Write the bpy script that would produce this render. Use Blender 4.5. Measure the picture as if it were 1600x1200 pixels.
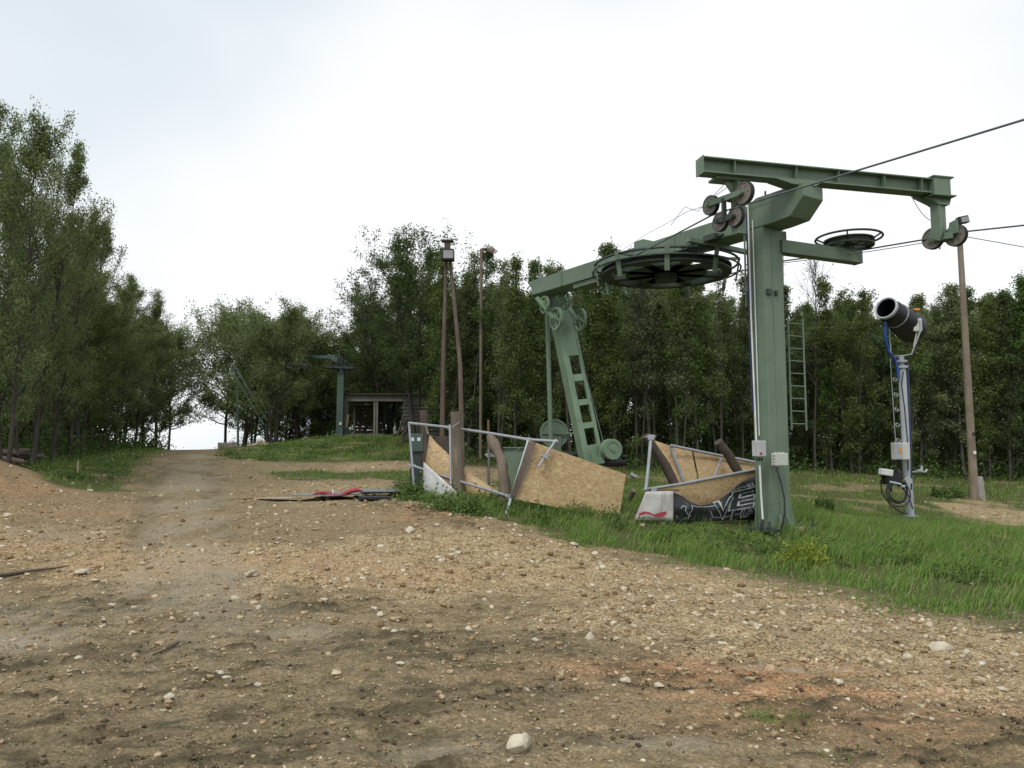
import bpy, math, random
import numpy as np
from mathutils import Vector, Matrix, Quaternion

random.seed(7)
rng = np.random.default_rng(7)
scene = bpy.context.scene
for o in list(bpy.data.objects):
    bpy.data.objects.remove(o, do_unlink=True)
col = scene.collection

# ------------------------------------------------------------------ camera, sky, sun
FOC = 1244.0                       # focal length in photo pixels (1600 wide)
PITCH = math.radians(5.5)
CAMZ = 1.6
cam_d = bpy.data.cameras.new('camera')
cam = bpy.data.objects.new('camera', cam_d)
col.objects.link(cam)
cam.location = (0, 0, CAMZ)
cam.rotation_euler = (math.radians(90) + PITCH, 0, 0)
cam_d.sensor_width = 36
cam_d.lens = 36 * FOC / 1600
cam_d.clip_start = 0.05
cam_d.clip_end = 3000
scene.camera = cam

world = bpy.data.worlds.new('World')
scene.world = world
world.use_nodes = True
nt = world.node_tree
nt.nodes.clear()
SUN_EL, SUN_AZ = math.radians(52), math.radians(205)      # azimuth clockwise from +Y
wo = nt.nodes.new('ShaderNodeOutputWorld')
bg = nt.nodes.new('ShaderNodeBackground'); bg.inputs['Strength'].default_value = 0.1
sky = nt.nodes.new('ShaderNodeTexSky'); sky.sky_type = 'NISHITA'; sky.sun_disc = False
sky.sun_elevation = SUN_EL; sky.sun_rotation = SUN_AZ
tc = nt.nodes.new('ShaderNodeTexCoord')
mp = nt.nodes.new('ShaderNodeMapping'); mp.inputs['Scale'].default_value = (1.0, 1.0, 1.6)
no = nt.nodes.new('ShaderNodeTexNoise'); no.inputs['Scale'].default_value = 1.25
no.inputs['Detail'].default_value = 4; no.inputs['Roughness'].default_value = 0.42
rp = nt.nodes.new('ShaderNodeValToRGB')
rp.color_ramp.elements[0].position = 0.39; rp.color_ramp.elements[0].color = (7.9, 8.7, 9.3, 1)
rp.color_ramp.elements[1].position = 0.6; rp.color_ramp.elements[1].color = (11.4, 11.5, 11.6, 1)
mx = nt.nodes.new('ShaderNodeMixRGB'); mx.inputs[0].default_value = 0.9
nt.links.new(tc.outputs['Generated'], mp.inputs['Vector'])
nt.links.new(mp.outputs['Vector'], no.inputs['Vector'])
nt.links.new(no.outputs['Fac'], rp.inputs['Fac'])
nt.links.new(sky.outputs['Color'], mx.inputs[1])
nt.links.new(rp.outputs['Color'], mx.inputs[2])
nt.links.new(mx.outputs['Color'], bg.inputs['Color'])
nt.links.new(bg.outputs['Background'], wo.inputs['Surface'])

sun_d = bpy.data.lights.new('sun', 'SUN')
sun_d.energy = 1.6
sun_d.angle = math.radians(18)
sun_d.color = (1.0, 0.96, 0.9)
sun = bpy.data.objects.new('sun', sun_d)
col.objects.link(sun)
sdir = Vector((math.sin(SUN_AZ) * math.cos(SUN_EL), math.cos(SUN_AZ) * math.cos(SUN_EL), math.sin(SUN_EL)))
sun.rotation_euler = sdir.to_track_quat('Z', 'Y').to_euler()
sun.location = (0, 0, 40)

scene.view_settings.view_transform = 'Standard'
scene.view_settings.look = 'None'
scene.view_settings.exposure = 0.0
scene.view_settings.gamma = 1.0
scene.view_settings.use_curve_mapping = False
scene.cycles.use_denoising = True
scene.cycles.max_bounces = 6
scene.cycles.diffuse_bounces = 3
scene.cycles.glossy_bounces = 2
scene.cycles.transmission_bounces = 3
scene.cycles.transparent_max_bounces = 4
scene.cycles.caustics_reflective = False
scene.cycles.caustics_refractive = False

# ------------------------------------------------------------------ geometry of the view -> real places
cp, sp = math.cos(PITCH), math.sin(PITCH)

def P(u, v, d):
    """the point of the place seen at photo position u, v, at d metres in front"""
    x = u - 800.0; y = FOC * cp - (600.0 - v) * sp; z = FOC * sp + (600.0 - v) * cp
    k = d / y
    return Vector((x * k, d, CAMZ + z * k))

def PA(u, v, d):
    x = u - 800.0; y = FOC * cp - (600.0 - v) * sp; z = FOC * sp + (600.0 - v) * cp
    k = d / y
    return x * k, d + 0 * k, CAMZ + z * k

# ------------------------------------------------------------------ noise
def _hash(ix, iy, seed):
    h = (ix.astype(np.int64) * 374761393 + iy.astype(np.int64) * 668265263 + seed * 1442695041) & 0xffffffff
    h = ((h ^ (h >> 13)) * 1274126177) & 0xffffffff
    h = h ^ (h >> 16)
    return (h & 0xffffff) / float(0xffffff)

def vnoise(x, y, seed=0):
    ix = np.floor(x); iy = np.floor(y)
    fx = x - ix; fy = y - iy
    fx = fx * fx * (3 - 2 * fx); fy = fy * fy * (3 - 2 * fy)
    a = _hash(ix, iy, seed); b = _hash(ix + 1, iy, seed)
    c = _hash(ix, iy + 1, seed); d = _hash(ix + 1, iy + 1, seed)
    return (a * (1 - fx) + b * fx) * (1 - fy) + (c * (1 - fx) + d * fx) * fy

def fbm(x, y, seed=0, octv=4, gain=0.5):
    s = np.zeros_like(x, dtype=float); a = 1.0; t = 0.0
    for i in range(octv):
        s = s + a * vnoise(x * 2 ** i + 17.3 * i, y * 2 ** i - 9.1 * i, seed + i)
        t += a; a *= gain
    return s / t

def sstep(a, b, x):
    t = np.clip((x - a) / (b - a), 0, 1)
    return t * t * (3 - 2 * t)

# ------------------------------------------------------------------ terrain heights
ctrl = []
for gx in (-14, -5, 5, 16):
    for gy in (-16, -4, 4, 8.4):
        ctrl.append((gx, gy, 0.0))
for (u, v, d) in [(700, 862, 11.5), (700, 802, 14.6), (880, 803, 15.2), (1205, 833, 16), (1000, 842, 14.4),
                  (1150, 900, 11.3), (1422, 807, 22), (1530, 781, 26), (1350, 760, 27), (1100, 746, 28),
                  (1500, 748, 31), (1600, 850, 15.6), (1750, 755, 32), (645, 775, 18.5), (620, 760, 20.5),
                  (540, 740, 24), (540, 722, 28), (450, 738, 24), (340, 712, 42), (310, 708, 46), (245, 708, 44),
                  (300, 760, 20), (300, 800, 15.5), (300, 852, 12), (300, 905, 9.8), (100, 760, 18), (-40, 742, 17),
                  (190, 706, 38), (60, 732, 20), (0, 850, 12), (600, 683, 42), (450, 690, 42), (530, 681, 45),
                  (720, 742, 26), (820, 765, 19), (990, 772, 18), (900, 742, 28), (900, 695, 50), (1400, 700, 55),
                  (700, 690, 50), (1900, 740, 34), (-400, 730, 22), (-300, 700, 45), (1182, 812, 16.4), (1250, 800, 20)]:
    p = P(u, v, d); ctrl.append((p.x, p.y, p.z))
ctrl += [(-17, 60, 1.6), (-25, 68, 1.0), (-12, 62, 2.6)]
ctrl = np.array(ctrl)

def _tps_U(r2):
    return np.where(r2 > 1e-12, r2 * np.log(np.maximum(r2, 1e-12)) * 0.5, 0)
_n = len(ctrl)
_K = _tps_U((ctrl[:, None, 0] - ctrl[None, :, 0]) ** 2 + (ctrl[:, None, 1] - ctrl[None, :, 1]) ** 2) + np.eye(_n) * 3.0
_Pm = np.c_[np.ones(_n), ctrl[:, 0], ctrl[:, 1]]
_A = np.zeros((_n + 3, _n + 3)); _A[:_n, :_n] = _K; _A[:_n, _n:] = _Pm; _A[_n:, :_n] = _Pm.T
_w = np.linalg.solve(_A, np.r_[ctrl[:, 2], 0, 0, 0])

def base_h(x, y):
    x = np.asarray(x, float); y = np.asarray(y, float)
    xc = np.clip(x, -28, 34); yc = np.clip(y, -14, 66)
    z = _w[_n] + _w[_n + 1] * xc + _w[_n + 2] * yc
    for i in range(_n):
        z = z + _w[i] * _tps_U((xc - ctrl[i, 0]) ** 2 + (yc - ctrl[i, 1]) ** 2)
    far = sstep(56, 120, np.hypot(x, y))
    return z * (1 - far) + (-9.0) * far

import functools
@functools.lru_cache(maxsize=None)
def ground_at(u, v):
    """where the line of sight at u, v meets the terrain"""
    ds = np.geomspace(2.5, 60, 500)
    X, Y, Z = PA(u, v, ds)
    hh = base_h(X, Y)
    i = np.argmax(Z < hh)
    if not (Z < hh).any():
        i = len(ds) - 1
    return float(X[i]), float(Y[i])

def seg_dist(x, y, pts):
    d = np.full(x.shape, 1e9)
    for (ax, ay), (bx, by) in zip(pts[:-1], pts[1:]):
        vx, vy = bx - ax, by - ay
        t = np.clip(((x - ax) * vx + (y - ay) * vy) / (vx * vx + vy * vy + 1e-9), 0, 1)
        d = np.minimum(d, np.hypot(x - ax - t * vx, y - ay - t * vy))
    return d

def poly_sd(x, y, pts):
    """signed distance, positive inside"""
    ins = np.zeros(x.shape, bool)
    n = len(pts)
    for i in range(n):
        ax, ay = pts[i]; bx, by = pts[(i + 1) % n]
        c = ((ay > y) != (by > y)) & (x < (bx - ax) * (y - ay) / (by - ay + 1e-12) + ax)
        ins ^= c
    d = seg_dist(x, y, list(pts) + [pts[0]])
    return np.where(ins, d, -d)

def gp(lst):
    return [ground_at(u, v) for u, v in lst]

POLY_A = gp([(2100, 1010), (1800, 985), (1600, 962), (1450, 945), (1350, 922), (1250, 903), (1150, 890), (1050, 876),
             (960, 856), (870, 836), (800, 816), (700, 800), (618, 786), (628, 768), (700, 766), (775, 772), (800, 745)]) \
    + [(2.5, 27), (12, 30), (30, 34), (70, 34), (70, 10)]
POLY_B = gp([(345, 713), (400, 724), (520, 724), (640, 721), (760, 726), (860, 738)]) + [(8, 26), (30, 32), (70, 34), (70, 90), (-15, 90), (-16.5, 60)]
POLY_C = gp([(420, 738), (470, 750), (560, 752), (640, 750), (700, 748), (640, 737), (560, 741), (500, 736)])
POLY_D = gp([(-60, 735), (30, 738), (90, 764), (195, 768), (215, 742), (232, 716), (250, 708)]) + [(-20.5, 48), (-22, 90), (-80, 90), (-80, 14)]
POLY_E = gp([(1465, 782), (1530, 783), (1600, 798), (1720, 815), (1720, 850), (1600, 824), (1480, 800)])
TRACK1 = gp([(1236, 800), (1330, 806), (1450, 822), (1600, 845), (1780, 872)])
TRACK2 = gp([(1236, 776), (1330, 784), (1420, 790), (1520, 806), (1600, 822)])
RUT_L = gp([(262, 712), (240, 760), (232, 820), (205, 900), (190, 960), (215, 1080)])
RUT_R = gp([(330, 712), (335, 760), (350, 820), (370, 900), (420, 980), (560, 1100), (640, 1180)])
TRACKC = gp([(300, 710), (292, 760), (288, 830), (285, 910), (330, 1010), (420, 1120), (470, 1200)])
RIDGE = gp([(600, 792), (660, 806), (730, 822), (790, 838)])
RUT_D = gp([(470, 985), (560, 1040), (640, 1130), (720, 1210)])
PALE = gp([(330, 850), (520, 840), (650, 825), (800, 835), (1000, 880), (1250, 925), (1600, 990), (1800, 1030), (1800, 1140),
           (1500, 1120), (1250, 1050), (1000, 1000), (800, 950), (600, 925), (470, 935), (300, 925), (150, 915), (60, 890), (150, 860)])
PALE_L = gp([(-200, 800), (0, 800), (120, 830), (280, 850), (300, 885), (100, 890), (-200, 900)])
PALE_UP = gp([(400, 770), (480, 752), (640, 754), (635, 775), (500, 790)])
PALE_UP2 = gp([(560, 722), (650, 722), (760, 732), (790, 742), (760, 760), (700, 752), (640, 735), (560, 738), (480, 734)])

_xx, _yy = ground_at(10, 762)
MOUND = (_xx - 0.4, _yy + 0.6)

def masks(x, y):
    n1 = fbm(x * 0.9, y * 0.9, 11, 4); n2 = fbm(x * 4, y * 4, 23, 3)
    wob = (n1 - .5) * 1.5 + (n2 - .5) * 0.6
    sdA = poly_sd(x, y, POLY_A)
    A = sstep(-0.25, 0.3, sdA + wob * 1.3)
    A = np.maximum(A, .6 * sstep(-1.5, .1, sdA + wob * 1.2) * sstep(.38, .55, fbm(x * 3, y * 3, 29, 4)) * sstep(-1, 4, x))
    B = sstep(-0.5, 0.6, poly_sd(x, y, POLY_B) + wob * 1.8)
    Cm = sstep(-0.3, 0.3, poly_sd(x, y, POLY_C) + wob * 1.1)
    D = sstep(-0.3, 0.5, poly_sd(x, y, POLY_D) + wob * 1.2)
    g = np.maximum(np.maximum(A, B), np.maximum(Cm, D))
    tr = 1 - sstep(0.12, 0.34, seg_dist(x, y, TRACK1) + (n2 - .5) * 0.35)
    tr2 = (1 - sstep(0.08, 0.3, seg_dist(x, y, TRACK2) + (n2 - .5) * 0.5)) * 0.7
    E = sstep(-0.4, 0.3, poly_sd(x, y, POLY_E) + wob * 1.2)
    bare = np.maximum(np.maximum(tr, tr2), E)
    g = g * (1 - bare * 0.95)
    g = g * (1 - 0.75 * sstep(.62, .72, fbm(x * .8 + 40, y * .8, 61, 3)) * sstep(17, 20, y))
    pale = sstep(-0.9, 0.7, poly_sd(x, y, PALE) + wob * 1.6)
    pale = np.maximum(pale, 0.75 * sstep(-0.7, 0.7, poly_sd(x, y, PALE_L) + wob * 1.4))
    pale = np.maximum(pale, 0.7 * sstep(-0.7, 0.7, poly_sd(x, y, PALE_UP) + wob * 1.2))
    pale = np.maximum(pale, 0.7 * sstep(-0.7, 0.7, poly_sd(x, y, PALE_UP2) + wob * 1.2))
    pale = np.maximum(pale, 0.9 * bare)
    pale = np.maximum(pale, 0.28 + 0 * pale)
    pale = pale * (0.75 + 0.5 * (n2 - .2))
    clay = np.zeros_like(x)
    for (u, v, rx, ry, a) in [(1120, 1050, 1.2, 0.34, 1.5), (1240, 1085, 0.9, 0.26, 1.4), (1330, 1130, 1.1, .35, .9), (1480, 1120, 1.0, .4, .6), (350, 880, 2.4, .8, .5), (620, 900, 2.0, .9, .35), (1450, 1180, .5, .3, .5),
                              (690, 808, 1.3, 0.5, .75), (600, 800, 1.0, 0.4, .4), (50, 850, 1.8, 0.8, .45), (140, 800, 2.0, .8, .35), (10, 765, 1.5, 1.5, .5),
                              (900, 850, 1.6, .5, .35), (1100, 905, 1.2, .35, .3)]:
        cx, cy = ground_at(u, v)
        q = ((x - cx) / rx) ** 2 + ((y - cy) / ry) ** 2
        clay = np.maximum(clay, a * .85 * np.exp(-q) * sstep(.25, .6, n2 + n1 * .3))
    clay = np.clip(clay, 0, 1)
    rut = np.minimum(seg_dist(x, y, RUT_L), seg_dist(x, y, RUT_R))
    mud = sstep(.42, .66, fbm(x * .9 - 3, y * 2.2, 35, 5, .6)) * (1 - sstep(8, 13, y)) * .85
    streak = sstep(.56, .70, fbm(x * 1.6 + y * .4, y * 6.5 - x * 1.2, 77, 5, .6)) * (1 - sstep(8.5, 11, y))
    mud = np.maximum(mud, streak)
    mud = np.maximum(mud, (1 - sstep(.05, .4, rut + (n2 - .5) * .9)) * .5 * sstep(.42, .6, fbm(x * 1.8, y * .9, 83, 4)))
    mud = np.maximum(mud, .8 * (1 - sstep(.05, .3, seg_dist(x, y, RUT_D) + (n2 - .5) * .8)) * sstep(.4, .55, fbm(x * 2, y * 2, 84, 3)))
    mud = np.maximum(mud, .9 * np.exp(-(seg_dist(x, y, RIDGE) / .5) ** 2) * sstep(.42, .55, n2))
    for (u, v, rx, ry, a_) in [(760, 1080, .9, .5, .9), (620, 1010, 1.0, .5, .7), (880, 1170, .8, .25, .9), (300, 965, 1.0, .35, .7), (100, 960, .7, .3, .6), (60, 1110, 1.0, .35, .6), (1000, 1020, 1.2, .3, .5), (1400, 1185, .8, .2, .7)]:
        cx, cy = ground_at(u, v)
        mud = np.maximum(mud, a_ * np.exp(-(((x - cx) / rx) ** 2 + ((y - cy) / ry) ** 2)) * sstep(.4, .52, fbm(x * 2.2 + y, y * 5.5 - x, 101, 4)))
    brk = sstep(.38, .6, fbm(x * 7, y * 10, 87, 4, .65))
    mud = mud * (.35 + .65 * brk); streak = streak * brk
    mud = mud * (1 - .7 * sstep(.4, .8, pale))
    return g, np.clip(pale, 0, 1), clay, np.clip(mud, 0, 1), streak, rut

def full_h(x, y, m=None):
    x = np.asarray(x, float); y = np.asarray(y, float)
    z = base_h(x, y)
    if m is None:
        m = masks(x, y)
    g, pale, clay, mud, streak, rut = m
    near = 1 - sstep(26, 50, np.abs(y))
    z = z + near * ((fbm(x * .45, y * .45, 5, 3) - .5) * 0.14 + (fbm(x * 2.2, y * 2.2, 6, 4) - .5) * 0.05)
    z = z + near * streak * (0.01 + .05 * vnoise(x * 14, y * 16, 91) ** 2)
    z = z - near * (1 - sstep(.08, .4, rut)) * 0.025 * (1 - g) + near * np.exp(-((rut - .36) / .12) ** 2) * .016 * (1 - g) * vnoise(x * 3, y * 3, 55) * 2
    z = z - near * mud * .018 + near * mud * .03 * vnoise(x * 13, y * 15, 92)
    rd = seg_dist(x, y, RIDGE)
    z = z + .16 * np.exp(-(rd / .45) ** 2) * fbm(x * 3.5, y * 3.5, 15, 4)
    z = z + 0.5 * np.exp(-(((x - MOUND[0] + .9) / 1.5) ** 2 + ((y - MOUND[1]) / 1.3) ** 2)) * (0.8 + .4 * fbm(x * 2, y * 2, 8, 3))
    return z

def H(x, y):
    return float(full_h(np.array([x]), np.array([y]))[0])

# ------------------------------------------------------------------ materials
def new_mat(name):
    m = bpy.data.materials.new(name); m.use_nodes = True
    t = m.node_tree; b = t.nodes['Principled BSDF']
    return m, t, b

def tex(t, kind, scale, detail=4, vec=None, rough=0.5):
    if kind == 'noise':
        n = t.nodes.new('ShaderNodeTexNoise'); n.inputs['Detail'].default_value = detail; n.inputs['Roughness'].default_value = rough
    else:
        n = t.nodes.new('ShaderNodeTexVoronoi')
    n.inputs['Scale'].default_value = scale
    if vec is not None:
        t.links.new(vec, n.inputs['Vector'])
    return n

def ramp(t, fac, stops):
    r = t.nodes.new('ShaderNodeValToRGB')
    e = r.color_ramp.elements
    while len(e) < len(stops): e.new(0.5)
    for k, (p, c) in enumerate(stops):
        e[k].position = p; e[k].color = (c[0], c[1], c[2], 1) if not isinstance(c, (int, float)) else (c, c, c, 1)
    t.links.new(fac, r.inputs['Fac'])
    return r

def mixc(t, fac, a, b, mode='MIX'):
    n = t.nodes.new('ShaderNodeMixRGB'); n.blend_type = mode
    for s, i in ((fac, 0), (a, 1), (b, 2)):
        if isinstance(s, (int, float)): n.inputs[i].default_value = s
        elif isinstance(s, tuple): n.inputs[i].default_value = (s[0], s[1], s[2], 1)
        else: t.links.new(s, n.inputs[i])
    return n.outputs[0]

def bump(t, b, h, strength, dist=0.01):
    n = t.nodes.new('ShaderNodeBump'); n.inputs['Strength'].default_value = strength; n.inputs['Distance'].default_value = dist
    t.links.new(h, n.inputs['Height']); t.links.new(n.outputs['Normal'], b.inputs['Normal'])
    return n

def objvec(t, scale=(1, 1, 1)):
    c = t.nodes.new('ShaderNodeTexCoord'); m = t.nodes.new('ShaderNodeMapping')
    m.inputs['Scale'].default_value = scale
    t.links.new(c.outputs['Object'], m.inputs['Vector'])
    return m.outputs['Vector']

def painted(name, c, dirt=(0.05, 0.05, 0.035), rough=0.5, amount=.5, metallic=0.0, streaks=True):
    m, t, b = new_mat(name)
    v = objvec(t)
    n1 = tex(t, 'noise', 2.5, 6, v, .65)
    base = mixc(t, ramp(t, n1.outputs['Fac'], [(.3, 0.0), (.75, 1.0)]).outputs[0], tuple(k * .85 for k in c), tuple(min(1, k * 1.14) for k in c))
    if streaks:
        n2 = tex(t, 'noise', 3.2, 5, objvec(t, (3, 3, .5)), .6)
        f = ramp(t, n2.outputs['Fac'], [(.52, 0.0), (.78, amount)]).outputs[0]
        base = mixc(t, f, base, dirt)
        n3 = tex(t, 'noise', 22, 3, v)
        f3 = ramp(t, n3.outputs['Fac'], [(.66, 0.0), (.72, amount * .9)]).outputs[0]
        base = mixc(t, f3, base, tuple(k * .45 for k in c))
    if 'green' in name:
        n5 = tex(t, 'noise', 7, 6, objvec(t, (1.6, 1.6, .8)), .75)
        f5 = ramp(t, n5.outputs['Fac'], [(.66, 0.0), (.7, .85)]).outputs[0]
        base = mixc(t, f5, base, (.13, .07, .04))
        n6 = tex(t, 'noise', 1.1, 4, v, .6)
        base = mixc(t, ramp(t, n6.outputs['Fac'], [(.45, 0.0), (.7, .35)]).outputs[0], base, tuple(min(1, k * 1.25 + .03) for k in c))
    t.links.new(base, b.inputs['Base Color'])
    b.inputs['Roughness'].default_value = rough; b.inputs['Metallic'].default_value = metallic
    n4 = tex(t, 'noise', 40, 3, v); bump(t, b, n4.outputs['Fac'], .15, .004)
    return m

M = {}
M['green'] = painted('green_paint', (.135, .192, .13), rough=.5, amount=.22)
M['green_light'] = painted('light_green_paint', (.17, .255, .165), rough=.5, amount=.35)
M['green_dark'] = painted('dark_green_paint', (.03, .05, .04), rough=.55, amount=.4)
M['green_pylon'] = painted('pylon_green_paint', (.06, .105, .08), rough=.6, amount=.3)
M['sheave'] = painted('sheave_grey', (.2, .18, .155), rough=.6, amount=.6)
M['rubber'] = painted('rubber', (.018, .018, .018), rough=.8, amount=.2)
M['galv'] = painted('galvanised_steel', (.36, .38, .41), dirt=(.2, .19, .17), rough=.45, amount=.4, metallic=.25)
M['galv_light'] = painted('pale_galvanised_steel', (.42, .45, .48), dirt=(.25, .25, .22), rough=.5, amount=.4, metallic=.1)
M['rope'] = painted('steel_rope', (.1, .13, .13), rough=.5, amount=.2, streaks=False)
M['grey_box'] = painted('grey_plastic', (.46, .47, .48), dirt=(.3, .3, .28), rough=.45, amount=.3)
M['cream_box'] = painted('cream_plastic', (.52, .54, .48), dirt=(.3, .3, .25), rough=.45, amount=.35)
M['white'] = painted('white_paint', (.7, .7, .69), dirt=(.4, .38, .33), rough=.6, amount=.4)
M['dirty_white'] = painted('dirty_white_sheet', (.5, .49, .47), dirt=(.24, .22, .19), rough=.75, amount=.8)
M['red'] = painted('red_plastic', (.33, .035, .05), dirt=(.2, .1, .08), rough=.55, amount=.3)
M['blue'] = painted('blue_hose', (.015, .07, .28), rough=.45, amount=.2, streaks=False)
M['navy'] = painted('dark_blue_hose', (.02, .03, .1), rough=.45, amount=.2, streaks=False)
M['black'] = painted('black_paint', (.01, .01, .012), dirt=(.02, .02, .02), rough=.55, amount=.3)
M['black_cable'] = painted('black_rubber_cable', (.02, .02, .022), rough=.6, streaks=False)
M['orange'] = painted('orange_beacon', (.75, .25, .02), rough=.3, streaks=False)
M['banner'] = painted('black_banner', (.016, .018, .022), dirt=(.11, .12, .12), rough=.5, amount=.7)
M['banner_print'] = painted('pale_print', (.42, .46, .45), dirt=(.12, .13, .13), rough=.55, amount=.6)
M['concrete'] = painted('concrete', (.33, .31, .27), dirt=(.16, .14, .11), rough=.9, amount=.6)
M['sheet_grey'] = painted('grey_sheet', (.2, .22, .23), dirt=(.15, .12, .08), rough=.5, amount=.5)
M['rust'] = painted('rusty_steel', (.17, .08, .045), dirt=(.08, .045, .03), rough=.85, amount=.6)
M['lamp_glass'] = painted('dusty_glass', (.3, .31, .3), rough=.2, amount=.5)

def wood(name, c1, c2, scale=(9, 9, .6), rough=.85):
    m, t, b = new_mat(name)
    v = objvec(t, scale)
    n = tex(t, 'noise', 4, 8, v, .7)
    n2 = tex(t, 'noise', 1.3, 4, objvec(t), .6)
    c = mixc(t, ramp(t, n.outputs['Fac'], [(.3, 0.0), (.7, 1.0)]).outputs[0], c1, c2)
    c = mixc(t, ramp(t, n2.outputs['Fac'], [(.35, 0.0), (.7, .7)]).outputs[0], c, tuple(k * .55 for k in c1))
    t.links.new(c, b.inputs['Base Color']); b.inputs['Roughness'].default_value = rough
    bump(t, b, n.outputs['Fac'], .8, .012)
    return m
M['wood_dark'] = wood('dark_weathered_wood', (.06, .045, .034), (.15, .115, .088))
M['wood_grey'] = wood('grey_weathered_wood', (.13, .1, .075), (.29, .235, .18))
M['wood_pole'] = wood('pole_wood', (.19, .145, .1), (.33, .28, .22), (7, 7, .35))
M['wood_brown'] = wood('brown_pole_wood', (.095, .07, .055), (.2, .155, .125), (7, 7, .35))
M['wood_pale'] = wood('pale_board', (.38, .3, .2), (.52, .43, .31))
M['slat'] = wood('grey_slats', (.13, .125, .115), (.28, .27, .24), (2, 9, 9))
M['bark'] = wood('bark', (.035, .03, .023), (.08, .07, .056), (10, 10, 1.5))
M['bark_pale'] = wood('pale_bark', (.045, .04, .032), (.1, .09, .075), (10, 10, 1.5))

def osb():
    m, t, b = new_mat('osb_board')
    v = objvec(t)
    vo = tex(t, 'vor', 26, vec=objvec(t, (1, 1, 1)))
    wn = tex(t, 'noise', 9, 3, v)
    mv = t.nodes.new('ShaderNodeMixRGB'); mv.inputs[0].default_value = .12
    t.links.new(v, mv.inputs[1]); t.links.new(wn.outputs['Color'], mv.inputs[2])
    st = t.nodes.new('ShaderNodeMapping'); st.inputs['Scale'].default_value = (1, 1, 2.6); st.inputs['Rotation'].default_value = (.6, .3, .9)
    t.links.new(mv.outputs[0], st.inputs['Vector'])
    v2 = tex(t, 'vor', 16, vec=st.outputs['Vector'])
    s1 = t.nodes.new('ShaderNodeSeparateColor'); t.links.new(vo.outputs['Color'], s1.inputs[0])
    s2 = t.nodes.new('ShaderNodeSeparateColor'); t.links.new(v2.outputs['Color'], s2.inputs[0])
    c = ramp(t, s2.outputs[0], [(.0, (.3, .19, .085)), (.25, (.42, .29, .145)), (.75, (.5, .36, .19)), (1, (.62, .48, .28))]).outputs[0]
    c = mixc(t, .35, c, ramp(t, s1.outputs[1], [(.0, (.28, .17, .075)), (.4, (.46, .33, .17)), (1, (.56, .42, .235))]).outputs[0])
    big = tex(t, 'noise', 1.6, 5, v)
    c = mixc(t, ramp(t, big.outputs['Fac'], [(.4, 0.0), (.75, .45)]).outputs[0], c, (.36, .24, .12))
    t.links.new(c, b.inputs['Base Color']); b.inputs['Roughness'].default_value = .7
    bump(t, b, s2.outputs[1], .3, .003)
    return m
M['osb'] = osb()

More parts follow.
